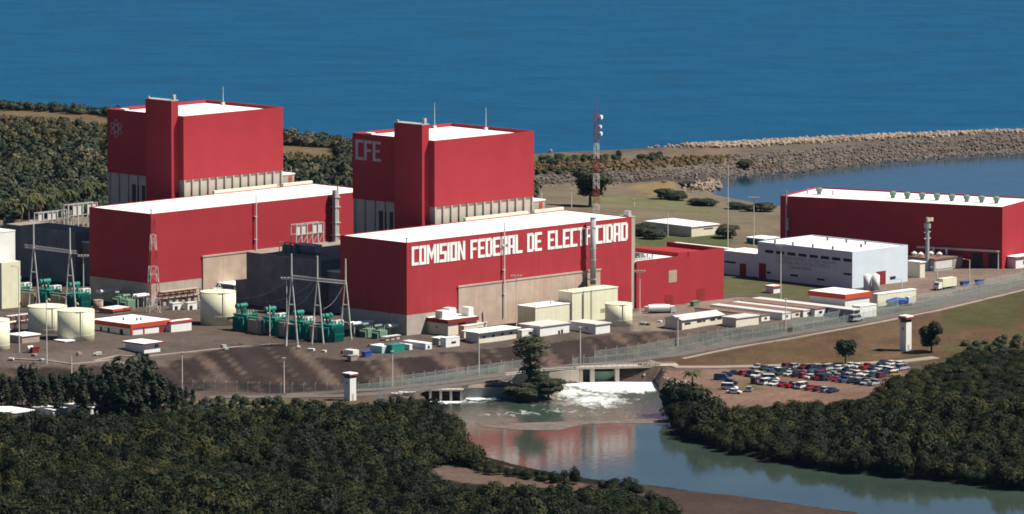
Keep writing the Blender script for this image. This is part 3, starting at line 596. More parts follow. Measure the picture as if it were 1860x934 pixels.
# ---- control buildings between the halls
CB = Fr(583, 571); cb_top = CB.Z(475); cLV = CB.V(448)
def control(fr, label, lu=46):
    t = fr.thing("control_building", label, "control building", "grey concrete control buildings")
    MB().box(0, lu, 0, cLV, -1, cb_top).build("wall", M['concdark'], t)
    MB().box(.0, lu, 0, cLV, cb_top + .003, cb_top + .25).build("roof", M['roofg'], t)
    w_ = CB.U(621, z=cb_top) if False else 9.5
    MB().box(3.0, 13, -7.5, -.01, -1, cb_top - 3.2).build("side_wing", M['concdark'], t)
    MB().box(2.6, 13, -7.9, -.01, cb_top - 3.197, cb_top - 2.9).build("wing_roof", M['roofw'], t)
    mb = MB(); mb.box(2.85, 2.99, -6.8, -4.6, cb_top - 7, cb_top - 5); mb.build("window", M['glass'], t)
    MB().box(1.0, 5.4, cLV + .01, cLV + 6, -1, cb_top - 9).build("low_wing", M['concdark'], t)
    # roof plant: louvred frame, cooler box, pipes
    return t
tC = control(CB, "dark grey concrete control building between the two turbine halls")
CB1 = Fr(0, 0, p=tuple(CB.p[i] + off[i] for i in range(3)))
control(CB1, "dark grey concrete control building at the far left behind two white gantries", 12)
def frame_rack(fr, u0, v0, zb, nu, nv, cell, h, label, inner):
    f_ = Fr(0, 0, p=fr.W(u0, v0, zb)); t = f_.thing("steel_frame", label, "steel frame", "louvred steel frames on the roofs")
    mb = MB()
    for i in range(nu + 1):
        for j_ in range(nv + 1): mb.box(i * cell - .14, i * cell + .14, j_ * cell - .14, j_ * cell + .14, 0, h)
    mb.build("post", M['steel'], t)
    mb = MB()
    for zz in (h, h * .5):
        for i in range(nu + 1): mb.box(i * cell - .1, i * cell + .1, -.1, nv * cell + .1, zz, zz + .2)
        for j_ in range(nv + 1): mb.box(-.1, nu * cell + .1, j_ * cell - .1, j_ * cell + .1, zz + .203, zz + .4)
    for i in range(nu): mb.bar((i * cell, -.05, 0), ((i + 1) * cell, -.05, h * .5), .09)
    mb.build("beam", M['steel'], t)
    for i in range(nu):
        if (i + inner) % 3: MB().box(i * cell + .2, (i + 1) * cell - .2, .2, .5, h * .45, h - .1).build("louvre_panel", M['pale'], t)
    return t
u_ = 15
cz = PLAT + cb_top + .25
def rel(fr, px, py, z_=None): q = at(px, py, z_ or cz); d = (q[0] - fr.p[0], q[1] - fr.p[1]); return d[0] * fr.u[0] + d[1] * fr.u[1], d[0] * fr.v[0] + d[1] * fr.v[1]
frame_rack(CB, *rel(CB, 538, 447), cb_top + .25, 5, 1, 2.35, 6.2, "grey louvred steel frame on the roof between the two halls", 1)
frame_rack(CB1, *rel(CB1, 124, 414, PLAT), 0, 6, 1, 2.2, 7.4, "open grey steel frame left of the plain hall roof, taller of two", 0)
frame_rack(CB1, *rel(CB1, 70, 417, PLAT), 0, 7, 1, 2.1, 5.2, "open grey steel frame left of the plain hall roof, longer and lower of two", 2)
t = Fr(0, 0, p=at(571, 463, cz)).thing("cooling_unit", "grey cooler box with a pale top on the control building roof", "cooling unit")
MB().box(0, 3.2, 0, 9, .25, 2.6).build("casing", M['concdark'], t); MB().box(-.15, 3.35, -.15, 9.15, 2.603, 2.85).build("top", M['pale'], t); MB().box(.1, 3.1, -.1, -.01, .4, 2.5).build("end_panel", M['pale'], t)
t = Fr(0, 0, p=at(536, 461, cz)).thing("compressor", "tangle of dark green compressors and pipes at the roof edge", "compressor")
mb = MB()
for i in range(3): mb.cyl(1 + i * .2, 1.2 + i * 2.4, .9, 0, 2.3, 12); mb.tube([(1, 1.2 + i * 2.4, 2.3), (1, 1.2 + i * 2.4, 3.1), (-.2, 2 + i * 2.4, 3.1), (-.2, 2 + i * 2.4, 0)], .13)
mb.build("vessel", M['greensage'], t); MB().box(2.4, 4.2, .2, 8, 0, 1.6).build("skid", M['dark'], t)

# ---- generic simple building with fascia, doors and windows
def shed(px, py, lpx, rpx, tpy, name, label, cat, wall, roof, fascia=None, over=.35, fh=.55, z=PLAT, doors_u=(), wins_u=(), doors_v=(), wins_v=(), ang=TH, group=None, winm='glass', doorm='dark', ridge=0.0):
    f = Fr(px, py, z, ang); u1, v1, h = f.U(rpx), f.V(lpx), f.Z(tpy)
    t = f.thing(name, label, cat, group)
    MB().box(0, u1, 0, v1, -1, h - .3).build("wall", M[wall], t)
    if ridge > 0:
        mb = MB(); mb.add([(-over, -over, h - .297), (u1 + over, -over, h - .297), (u1 + over, v1 / 2, h + ridge), (-over, v1 / 2, h + ridge), (-over, v1 + over, h - .297), (u1 + over, v1 + over, h - .297)], [(0, 1, 2, 3), (3, 2, 5, 4), (0, 3, 4), (1, 5, 2), (0, 4, 5, 1)]); mb.build("roof", M[roof], t)
    else: MB().box(-over, u1 + over, -over, v1 + over, h - .297, h).build("roof", M[roof], t)
    if fascia:
        mb = MB(); o = over + .003; mb.box(-o - .12, u1 + o + .12, -o - .12, -o, h - fh, h + .02); mb.box(-o - .12, -o, -o + .003, v1 + o, h - fh, h + .02); mb.box(u1 + o, u1 + o + .12, -o + .003, v1 + o, h - fh, h + .02); mb.build("fascia", M[fascia], t)
    for a, b_, z1_ in doors_u: MB().box(u1 * a, u1 * b_, -.08, -.004, 0, h * z1_).build("door", M[doorm], t)
    for a, b_, z1_ in doors_v: MB().box(-.08, -.004, v1 * a, v1 * b_, 0, h * z1_).build("door", M[doorm], t)
    for a, b_, c, d in wins_u: MB().box(u1 * a, u1 * b_, -.07, -.004, h * c, h * d).build("window", M[winm], t)
    for a, b_, c, d in wins_v: MB().box(-.07, -.004, v1 * a, v1 * b_, h * c, h * d).build("window", M[winm], t)
    return t, f, u1, v1, h
# red annex right of the lettered hall
AX = Fr(0, 0, p=T2.W(HLu + 2.2, 0)); a1 = AX.U(1314.5); av = 24; ah = T2.Z(476, HLu + 1)
t = AX.thing("annex", "lower red annex with two dark doors right of the lettered hall", "annex")
MB().box(0, a1, 0, av, -1, ah - .4).build("wall", M['red'], t)
us = AX.U(1232, z=ah)
mb = MB(); mb.box(.3, us, .3, av - .3, ah - .397, ah - .1); mb.build("roof", M['roofw'], t)
MB().box(us, AX.U(1252, z=ah), .0, av * .8, ah - .396, ah + 1.2).build("stair_head", M['red'], t)
mb = MB(); mb.box(us + 4, a1 - .4, .4, 6, ah - .397, ah - .05); mb.build("terrace_roof", M['roofw'], t)
mb = MB(); mb.box(0, us, 0, .27, ah - .397, ah + .15); mb.box(0, us, av - .3, av, ah - .397, ah + 1.0); mb.box(us + 3.9, a1, 0, .35, ah - .397, ah + 1.0); mb.box(a1 - .35, a1, .353, av, ah - .397, ah + 1.0); mb.build("parapet", M['red'], t)
for a, b_, h_ in ((1208, 1223, 3.4), (1266, 1280, 4.2)): MB().box(AX.U(a), AX.U(b_), -.1, -.004, 0, h_).build("door", M['reddark'], t)
ww = MB().box(AX.U(1214), AX.U(1229), -.1, -.004, AX.Z(514, AX.U(1214)), AX.Z(492, AX.U(1214))).build("window", M['beige'], t)
mb = MB(); mb.box(AX.U(1188), AX.U(1196), 6, 10, ah, ah + 1.4); mb.build("roof_unit", M['concdark'], t)
mb = MB(); [mb.cyl(2 + i * 1.1, 2.5, .3, ah - .1, ah + .7 + .5 * (i % 3), 8) for i in range(8)]; mb.tube([(1, 1.2, ah + .5), (11, 1.2, ah + .5)], .16); mb.build("roof_pipes", M['steel'], t)
# red doorway recess between hall and yellow tank
shed(1122, 566, 1118, 1147, 528, "store_building", "small dark red lean-to between the yellow blocks and the hall end", "store", 'reddark', 'red', ang=TH)

# ---- yellow blocks and the sheds along the platform edge
t, f, u1, v1, h = shed(1039.5, 592, 1014, 1122, 531, "plant_block", "taller pale yellow block at the foot of the exhaust duct", "plant block", 'yellow', 'yellow', doors_u=(), wins_u=((.62, .72, .28, .40),), winm='beige', over=.15)
mb = MB(); mb.cyl(u1 * .23, -.3, .12, 0, h, 6); mb.cyl(u1 * .41, -.25, .1, 0, h, 6)
for i in range(12): mb.box(u1 * .23 - .3, u1 * .23 + .3, -.35, -.1, i * .8, i * .8 + .12)
mb.build("ladder", M['concdark'], t); mb = MB(); mb.cyl(1.5, v1 * .6, .2, h, h + 1.6, 6); mb.build("vent", M['steel'], t)
t, f, u1, v1, h = shed(972.5, 600, 940, 1040, 558, "plant_block", "lower long pale yellow block left of the taller yellow block", "plant block", 'yellow', 'roofw', over=.15)
mb = MB(); mb.cyl(u1 * .6, 3, .25, h, h + 1.0, 6); mb.build("vent", M['steel'], t)
shed(981, 615, 943, 1034, 592.5, "white_shed", "long white shed in front of the lower yellow block", "shed", 'white', 'pale', doors_u=((.62, .68, .45), (.72, .78, .5)))
shed(1082, 609.5, 1035, 1108, 589, "white_shed", "white shed with a grey shaded gable left of the small yellow tank", "shed", 'white', 'pale', wins_v=((.3, .4, .5, .65),))
shed(948, 617, 940, 972, 600, "site_trailer", "small white cabin with one window at the left end of the long white shed", "cabin", 'white', 'roofw', wins_u=((.5, .75, .45, .75),), over=.08, group="white site cabins")
shed(947, 590, 937, 966, 577, "site_trailer", "small pale cabin behind the long white shed beside the yellow block", "cabin", 'cream', 'roofw', over=.1, group="white site cabins")
t, f, u1, v1, h = shed(814, 617, 775, 866, 581, "pump_building", "cream building with dark red fascia against the concrete panel", "pump building", 'cream', 'roofw', fascia='reddark', fh=1.2, doors_u=((.36, .62, .78),), doorm='reddark', wins_v=((.5, .56, .5, .6),))
for q in ((.05, .32, 3, 6, 2.2), (.38, .6, 4, 7, 2.6), (.8, .97, 1, 4, 2.7)): MB().box(u1 * q[0], u1 * q[1], q[2], q[3], h + .003, h + q[4]).build("roof_unit", M['white'], t)
t, f, u1, v1, h = shed(869, 627, 846, 938, 603.5, "office_building", "flat roofed cream office on the brink of the embankment, left of the long white shed", "office", 'cream', 'roofw', over=1.0, wins_u=((.12, .18, .48, .66), (.36, .42, .48, .66), (.6, .66, .52, .7), (.82, .88, .52, .7)))
shed(843, 620, 836, 868, 592, "store_building", "small cream store between the pump building and the office", "store", 'cream', 'cream', over=.1)
shed(862, 602, 853, 884, 588, "store_building", "small cream block behind the office at the concrete panel", "store", 'cream', 'roofw', over=.15)
shed(810, 635, 800, 835, 614, "site_trailer", "white cabin with a small sign in front of the cream pump building", "cabin", 'white', 'white', wins_u=((.4, .72, .45, .62),), over=.05, group="white site cabins")
shed(797, 632, 785, 812, 614, "site_trailer", "tan sided cabin left of the cabin with a small sign", "cabin", 'beige', 'roofw', over=.3, group="white site cabins")
shed(773, 639.5, 732, 784.5, 624, "site_trailer", "long white trailer with a square end window below the hall corner", "trailer", 'white', 'roofw', wins_u=((.35, .65, .4, .68),), over=.05, group="white site cabins")
shed(744, 641, 722, 749, 626, "site_trailer", "short white trailer with green side parts left of the long white trailer", "trailer", 'white', 'roofw', over=.05, group="white site cabins")
shed(712, 646, 698, 735, 627, "site_trailer", "green trailer between the aqua cabin and the short white trailer", "trailer", 'green', 'teal', over=.05, group="white site cabins")
shed(694, 646, 672, 712, 629, "site_trailer", "white and aqua cabin at the left of the trailer row", "cabin", 'aqua', 'roofw', over=.05, group="white site cabins")
shed(641.5, 651.5, 625, 652, 637, "shipping_container", "small white container alone on the platform edge left of the trailer row", "container", 'white', 'white', over=.02)
# right hand sheds
shed(1239, 601.5, 1208, 1314, 580, "workshop", "pitched grey roofed cream workshop right of the white tanker", "workshop", 'cream', 'pale', ridge=.9, over=.5, wins_u=((.06, .2, .5, .66), (.36, .48, .55, .7), (.5, .56, .55, .7), (.68, .8, .55, .72), (.85, .96, .58, .74)))
shed(1337, 597.5, 1312, 1378, 577.5, "store_building", "plain cream store with grey shaded gable right of the pitched workshop", "store", 'cream', 'pale', over=.3)
for i, (nx_, by, lx, rx, tp, c, lb) in enumerate(((1383, 587, 1262, 1398, 573, 'white', "long low barrack with brown roof nearest the plain cream store"), (1421, 584, 1290, 1436, 568.5, 'white', "long low barrack with dark brown roof, second from the plain cream store"), (1438, 580.5, 1310, 1457, 566, 'cream', "long low barrack with a cream end wall, third from the plain cream store"), (1459, 578.5, 1330, 1478, 563.5, 'white', "long low barrack with a grey end wall, fourth from the plain cream store"), (1480, 577.5, 1345, 1500, 561, 'white', "long low barrack next to the widest barrack"))):
    shed(nx_, by, lx, rx, tp, "barrack", lb, "barrack", c, 'pale' if i % 2 else 'brownroof', over=.15, wins_u=((.38, .66, .42, .68),), group="long low barracks inside the fence")
shed(1549, 580, 1368, 1562, 562.5, "barrack", "longest barrack with a wide pale roof below the lab lawn", "barrack", 'greywall', 'pale', over=.5, group="long low barracks inside the fence", wins_u=((.2, .7, .5, .7),))
t, f, u1, v1, h = shed(1535, 572, 1470, 1579, 535, "canteen", "white building with a bright red fascia band below the white laboratory", "building", 'white', 'roofw', fascia='orange', fh=1.5, over=.3)
shed(1562, 577, 1548, 1592, 556, "store_building", "small pale block at the right foot of the red banded building", "store", 'white', 'roofw', over=.1)
t, f, u1, v1, h = shed(1594, 557, 1585, 1664, 534, "store_building", "pale yellow flat store behind the blue tarp", "store", 'yellow', 'roofw', over=.1)
# laboratory
LB = Fr(1548, 525); lu, lv, lh = LB.U(1648.5), LB.V(1376), LB.Z(457.5)
t = LB.thing("laboratory", "large pale blue grey laboratory with a row of high dark windows", "laboratory")
MB().box(0, lu, 0, lv, -1, lh - .6).build("wall", M['lab'], t); MB().box(.3, lu - .3, .3, lv - .3, lh - .597, lh - .35).build("roof", M['roofw'], t)
mb = MB(); ringbox(mb, lu, lv, lh - .596, lh, .28); mb.build("parapet", M['lab'], t)
for i in range(8): a = .008 + i * .118; MB().box(-.08, -.004, lv * a, lv * (a + .085), lh * .72, lh * .80).build("window", M['dark'], t)
for a, b_, c in ((.01, .09, .36), (.29, .37, .13), (.57, .65, .16), (.86, .9, .16)): MB().box(-.08, -.004, lv * a, lv * b_, lh * c, lh * (c + .055)).build("window", M['dark'], t)
MB().box(-.08, -.004, lv * .91, lv * .985, 0, lh * .42).build("door", M['reddark'], t)
MB().box(lu * .43, lu * .6, -.08, -.004, 0, lh * .38).build("door", M['reddark'], t); MB().box(lu * .68, lu * .78, -.08, -.004, lh * .12, lh * .2).build("window", M['dark'], t)
[MB().cyl(q[0], q[1], .35, lh - .35, lh + .8, 8).build("roof_vent", M['concdark'], t) for q in ((2, lv * .25), (2, lv * .46), (2, lv * .67), (2, lv * .86), (lu * .75, lv * .3), (lu * .75, lv * .5), (lu * .75, lv * .7), (lu * .5, lv * .2))]
for txt, a, zf, sz in (("COMISION FEDERAL DE ELECTRICIDAD", .80, .60, 1.25), ("CENTRAL NUCLEOELECTRICA", .80, .48, 1.45), ("LAGUNA VERDE", .66, .37, 1.1)):
    cu = bpy.data.curves.new("lettering", 'FONT'); cu.body = txt; cu.size = sz * 1.15; cu.extrude = .03; o = bpy.data.objects.new("lettering", cu); COL.objects.link(o); o.parent = t
    o.location = (-.06, lv * a, lh * zf); o.rotation_euler = (math.pi / 2, 0, -math.pi / 2); cu.materials.append(M['greywall']); me_ = bpy.data.meshes.new_from_object(o); loc_, rt_ = o.location.copy(), o.rotation_euler.copy(); bpy.data.objects.remove(o); o = bpy.data.objects.new('lettering', me_); COL.objects.link(o); o.parent = t; o.location = loc_; o.rotation_euler = rt_
L2 = Fr(0, 0, p=LB.W(1.5, lv + .05)); l2v = L2.V(1313); l2h = L2.Z(462)
t = L2.thing("office_wing", "low pale blue grey wing joined to the left end of the laboratory", "wing")
MB().box(0, 10, 0, l2v, -1, l2h - .4).build("wall", M['lab'], t); MB().box(-.2, 10.2, 0, l2v, l2h - .397, l2h).build("roof", M['roofw'], t)
MB().box(-.08, -.004, l2v * .38, l2v * .55, 0, l2h * .52).build("door", M['reddark'], t)
mb = MB(); mb.box(-.07, -.004, l2v * .66, l2v * .95, l2h * .48, l2h * .56); mb.build("window", M['dark'], t)
shed(1405, 533, 1391, 1418, 520, "kiosk", "tiny white kiosk with orange roof on the lawn before the laboratory", "kiosk", 'white', 'roofw', fascia='orange', fh=.3, over=.3)
for i, x in enumerate((1575.5, 1590.5)):
    t = thing("silo", ("left" if i == 0 else "right") + " one of two white upright tanks at the sunny end of the laboratory", "tank", at(x, 527, PLAT), 0, "white upright tanks")
    MB().cyl(0, 0, 1.25, 0, 4.7, 20).build("shell", M['white'], t, True); MB().cyl(0, 0, 1.25, 4.7, 5.2, 20, .3).build("dome", M['white'], t)
# brown roofed plant with domed vents
t, f, u1, v1, h = shed(1697, 493, 1650, 1748, 470.5, "ventilation_building", "low brown roofed building with domed white roof vents before the red warehouse", "building", 'greywall', 'brownroof', over=.2, fascia='brownroof', fh=.4)
MB().box(.4, u1 * .62, -.12, -.004, .6, h - 1.0).build("wall_panel", M['pale'], t); MB().box(u1 * .66, u1 - .2, -.12, -.004, .2, h - .8).build("wall_panel", M['beige'], t)
for q in ((2.2, v1 * .95), (2.2, v1 * .7), (u1 * .45, v1 * .62), (u1 * .5, v1 * .35)):
    mb = MB(); mb.cyl(*q, .55, h, h + .6, 12); mb.cyl(*q, .95, h + .6, h + .9, 12); mb.cyl(*q, .9, h + .9, h + 1.4, 12, .3); mb.build("dome_vent", M['white'], t)
for q in ((u1 * .8, v1 * .9), (u1 * .85, v1 * .45)): mb = MB(); mb.cyl(*q, .4, h, h + 1.9, 10); mb.cyl(*q, .4, h + 1.9, h + 2.2, 10, .1); mb.build("flue", M['white'], t)
shed(1671, 505, 1648, 1680, 476, "store_building", "narrow cream store against the sunny end of the laboratory", "store", 'cream', 'roofw', over=.3)
shed(1845, 488, 1826, 1890, 467, "gatehouse", "small white hut with pale roof at the foot of the warehouse corner", "hut", 'white', 'roofw', fascia='orange', fh=.4, wins_u=((.3, .6, .3, .6),))
# warehouse
WH = Fr(1820, 489, PLAT, 64.5); wu, wv, wh = 30, WH.V(1417), WH.Z(376)
t = WH.thing("warehouse", "long low red warehouse with a row of roof fans at the right", "warehouse")
MB().box(0, wu, 0, wv, -1, wh - .8).build("wall", M['red'], t); MB().box(.3, wu - .3, .3, wv - .3, wh - .797, wh - .5).build("roof", M['roofw'], t)
mb = MB(); ringbox(mb, wu, wv, wh - .796, wh, .28); mb.build("parapet", M['red'], t)
MB().box(-.5, -.01, 1.2, wv * .38, wh * .27, wh * .30).build("canopy", M['cream'], t)
MB().box(-.1, -.004, wv * .02, wv * .06, 0, wh * .25).build("door", M['dark'], t); MB().box(-.1, -.004, wv * .085, wv * .135, 0, wh * .24).build("door", M['dark'], t)
mb = MB(); mb.cyl(-.6, wv * .97, .25, 4, wh + 2, 8); mb.cyl(-.6, wv * .965, .5, 9, 13, 8); mb.build("downpipe", M['greywall'], t)
for px_ in (1488, 1622, 1648, 1675, 1702, 1729, 1756, 1783, 1810):
    v = WH.V(px_, u=13, z=wh); q = (13, v)
    mb = MB(); mb.cyl(*q, .7, wh - .5, wh + .5, 12); mb.cyl(*q, 1.0, wh + .5, wh + 1.5, 12, 1.15); mb.cyl(*q, 1.15, wh + 1.5, wh + 1.8, 12, .5); mb.build("roof_fan", M['greensage'], t)
[MB().cyl(13, WH.V(p_, u=13, z=wh), .3, wh - .5, wh + 1.1, 8).build("roof_pipe", M['steel'], t) for p_ in (1467, 1513)]
# buildings behind the annex
t, f, u1, v1, h = shed(1256, 432, 1172, 1305, 411.5, "storehouse", "weathered white roofed storehouse on the grass behind the red annex", "storehouse", 'cream', 'roofw', z=8, wins_u=((.45, .8, .62, .72),), over=.3, ang=42)
shed(1325, 476, 1222, 1332, 452, "storehouse", "stained white roof directly behind the red annex", "storehouse", 'conc', 'roofw', over=.1)
shed(1388, 446, 1356, 1415, 434, "store_building", "low dark store with a pale roof left of the laboratory roof", "store", 'teal', 'roofw', over=.3)
# left side buildings
t, f, u1, v1, h = shed(237.5, 617.5, 168, 309, 589, "workshop", "white workshop with an orange red fascia and red door left of the guard hut", "workshop", 'white', 'roofw', fascia='orange', fh=1.3, over=.25, doors_u=((.72, .88, .62),), doorm='reddark', wins_v=((.2, .28, 0, .6), (.55, .6, .1, .6), (.75, .8, .1, .6)))
mb = MB(); mb.box(-.12, .5, -.45, -.004, 0, h); mb.box(u1 - .5, u1 + .1, -.45, -.004, 0, h); mb.box(u1 * .32, u1 * .345, -.2, -.004, 0, h - .5); mb.build("corner_post", M['orange'], t)
[MB().cyl(u1 * a, v1 * b_, .25, h, h + .8, 8).build("roof_vent", M['dark'], t) for a, b_ in ((.3, .5), (.45, .3), (.55, .3))]
t, f, u1, v1, h = shed(311, 610, 303, 348, 584, "workshop", "white annex with thin orange fascia right of the workshop with the red door", "workshop", 'white', 'roofw', fascia='orange', fh=.5, over=.2)
shed(262, 645, 228, 291, 624, "guard_hut", "low guard hut with a pink edged flat roof standing alone on bare ground", "hut", 'white', 'roofw', fascia='reddark', fh=.35, over=.8, wins_u=((.66, .76, .5, .8), (.8, .88, .55, .8)))
shed(205, 574, 180, 238, 562, "store_building", "small roof with orange edge behind the workshop with the red door", "store", 'beige', 'roofw', fascia='orange', fh=.7, over=.2)
shed(40, 638.5, 14, 72, 610, "pump_house", "brown walled pump house with a flat pale roof between the yellow tanks", "pump house", 'beige', 'roofw', over=.3)
t, f, u1, v1, h = shed(118, 635, 100, 134, 619.5, "shelter", "small dark open shelter in front of the nearer yellow tank", "shelter", 'dark', 'roofw', over=.3)
shed(28, 560, -60, 29, 430, "white_hall", "plain white hall at the far left edge", "hall", 'white', 'roofw', over=.1) if False else None
WL = Fr(0, 0, p=CB1.W(-9, cLV - 1)); t = WL.thing("white_hall", "plain white hall at the far left edge beside the grey control building", "hall")
t.location = at(-20, 560, PLAT); t.rotation_euler = (0, 0, R_(TH)); fL = Fr(-20, 560)
MB().box(0, fL.U(28.5), 0, 20, -1, fL.Z(425)).build("wall", M['white'], t); MB().box(-.1, fL.U(28.5) + .1, -.1, 20, fL.Z(425) + .003, fL.Z(425) + .3).build("roof", M['roofw'], t); MB().box(0, fL.U(14), -6, -.01, -1, fL.Z(475)).build("low_block", M['yellow'], t)
for i, (px_, by, lx, rx, tp) in enumerate(((20, 764, -30, 62, 750), (96, 752, 60, 122, 744), (160, 748, 118, 186, 740))):
    shed(px_, by + 8, lx, rx, tp, "camp_building", ["white roofed camp building half hidden by trees at the left edge", "white roofed camp building in the middle of three among the casuarinas", "white roofed camp building at the right end of three among the casuarinas"][i], "building", 'white', 'roofw', z=G(px_, by + 8)[2], over=.3, group="white camp buildings among the casuarinas")

# ------------------------------------------------------------------ canal structures
def wall_seg(mb, p, q, th, z0, z1, z1b=None):
    d = Vector((q[0] - p[0], q[1] - p[1], 0)); n_ = Vector((-d.y, d.x, 0)).normalized() * th
    z1b = z1 if z1b is None else z1b
    mb.add([(p[0], p[1], z0), (q[0], q[1], z0), (q[0] + n_.x, q[1] + n_.y, z0), (p[0] + n_.x, p[1] + n_.y, z0), (p[0], p[1], z1), (q[0], q[1], z1b), (q[0] + n_.x, q[1] + n_.y, z1b), (p[0] + n_.x, p[1] + n_.y, z1)], [(0, 3, 2, 1), (4, 5, 6, 7), (0, 1, 5, 4), (1, 2, 6, 5), (2, 3, 7, 6), (3, 0, 4, 7)])
def ztop(px, py0, py1):   # height above water of something whose foot is at py0 and top at py1
    x, y, _ = at(px, py0, 0); return zcol(y, py1)
# retaining walls
mb = MB(); wall_seg(mb, at(842, 723, 0), at(960, 721, 0), 1.0, -2, ztop(842, 723, 705), ztop(960, 721, 703)); tag(mb.build("retaining_wall", M['concdark']), "grey retaining wall along the canal right of the left sluice gates", "wall")
mb = MB(); wall_seg(mb, at(918, 702, 0), at(1052, 696, 0), 1.0, -2, ztop(918, 702, 683), ztop(1052, 696, 672)); tag(mb.build("retaining_wall", M['conc']), "pale curved retaining wall under the white railing left of the weir", "wall")
# white railing
def railing(pts, label, h=1.1, step=2.2, mat_='polewhite', r=.09):
    p0 = pts[0]; t = thing("railing", label, "railing", p0); mbp = MB(); mbr = MB()
    for a, b_ in zip(pts, pts[1:]):
        a = Vector(a) - Vector(p0); b_ = Vector(b_) - Vector(p0); n_ = max(1, int((b_ - a).length / step))
        for i in range(n_): q = a.lerp(b_, i / n_); mbp.box(q.x - .08, q.x + .08, q.y - .08, q.y + .08, q.z, q.z + h)
        for hh in (h, h * .55): mbr.bar(a + Vector((0, 0, hh)), b_ + Vector((0, 0, hh)), r)
    mbp.build("rail_post", M[mat_], t); mbr.build("rail", M[mat_], t); return t
railing([at(918, 685, 4.3), at(985, 677, 4.4), at(1052, 673, 4.6)], "white railing on the pale retaining wall left of the weir")
# weir bridge
wa, wb = at(1052, 695, 0), at(1196, 692, 0)
t = thing("weir_bridge", "concrete sluice bridge over the foaming white water", "bridge", wa)
d_ = Vector((wb[0] - wa[0], wb[1] - wa[1], 0)); wl = d_.length; t.rotation_euler = (0, 0, math.atan2(d_.y, d_.x))
dk = 4.5
MB().box(-1, wl + 6, -.6, 5.2, dk - .55, dk).build("deck", M['conc'], t)
for a, w_ in ((.0, 1.0), (3.2, 1.3), (10.6, 1.2)): MB().box(a, a + w_, -.5, 4.6, -2, dk - .553).build("pier", M['conc'], t)
MB().box(4.5, 10.6, 1.6, 1.9, -2, dk - 1.6).build("sluice_gate", M['greensage'], t); MB().box(1.0, 3.2, 1.6, 1.9, -2, dk - 1).build("sluice_gate", M['dark'], t)
MB().box(11.8, wl + 5, 4.3, 4.7, -2, dk - .553).build("back_wall", M['concdark'], t)
mb = MB()
for i in range(int(wl / 1.6) + 1): mb.box(i * 1.6 - .07, i * 1.6 + .07, -.58, -.42, dk + .003, dk + 1.0)
mb.box(-.6, wl + 5, -.57, -.43, dk + 1.0, dk + 1.15); mb.box(-.6, wl + 5, -.56, -.44, dk + .5, dk + .6); mb.build("railing", M['conc'], t)
MB().box(wl - 3.2, wl + .5, -.3, .0, dk + .2, dk + .9).build("barrier", M['cream'], t)
# left sluice gates
ga, gb = at(763, 729, 0), at(838, 728, 0); t = thing("sluice_gates", "row of small concrete sluice gates at the left bank of the canal", "sluice", ga); gl = gb[0] - ga[0]
gh = ztop(800, 729, 708)
for i in range(5): x = gl * i / 4; MB().box(x - .35, x + .35, 0, 3, -2, gh - .4).build("pier", M['conc'], t)
MB().box(-.6, gl + .6, -.1, 3.2, gh - .397, gh).build("deck", M['conc'], t)
[MB().box(gl * i / 4 + .36, gl * (i + 1) / 4 - .36, 1.6, 1.8, -1, gh - 1.4).build("gate", M['dark'], t) for i in range(4)]
MB().box(-.5, gl + .5, 3.2, 3.5, -2, gh - .4).build("back_wall", M['dark'], t)
mb = MB(); [mb.box(gl * i / 8 - .05, gl * i / 8 + .05, .1, .2, gh, gh + .9) for i in range(9)]; mb.box(0, gl, .1, .2, gh + .9, gh + 1.0); mb.build("railing", M['steel'], t)
t = thing("winch", "small rusty winch machine on the dirt apron above the canal wall", "machine", G(893, 703)); mb = MB()
for i in range(5): mb.lumps(-1.2 + .6 * i, random.uniform(-.3, .3), .7, .55)
mb.build("engine", M['brownroof'], t); MB().box(-1.8, 1.8, -.5, .5, 0, .3).build("base", M['dark'], t)
def small_boat(px, py, L_, label, rot):
    t = thing("rowing_boat", label, "boat", (lambda q: (q[0], q[1], q[2] + .1))(G(px, py)), rot, "pale boats on the bank"); secs = []
    for i in range(7):
        a = i / 6; w_ = .75 * math.sin(math.pi * min(.95, a * .9 + .12)) ** .6; zz = .15 + .35 * (abs(a - .5) * 2) ** 2
        secs.append([(L_ * (a - .5), -w_, .75 + zz * .4), (L_ * (a - .5), -w_ * .55, zz - .1), (L_ * (a - .5), w_ * .55, zz - .1), (L_ * (a - .5), w_, .75 + zz * .4)])
    MB().loft(secs).build("hull", M['white'], t); mb = MB(); [mb.box(x - .15, x + .15, -.6, .6, .88, .95) for x in (-L_ * .2, L_ * .15)]; mb.build("seat", M['beige'], t)
small_boat(721, 720, 3.4, "smaller pale boat lying on the bank left of the sluice gates", .1); small_boat(740, 718, 4.8, "longer pale boat lying on the bank beside the sluice gates", -.1)
t = thing("canvas_sail", "pale triangular canvas standing on the bank right of the near guard tower", "canvas", G(690, 731)); mb = MB(); mb.add([(-1.1, 0, 0), (1.0, .4, 0), (.4, 1.4, 0), (.25, .3, 3.4)], [(0, 1, 3), (1, 2, 3), (2, 0, 3), (0, 2, 1)]); mb.build("cloth", M['greywall'], t); MB().cyl(.25, .45, .06, 0, 3.6, 6).build("mast", M['trunk'], t)

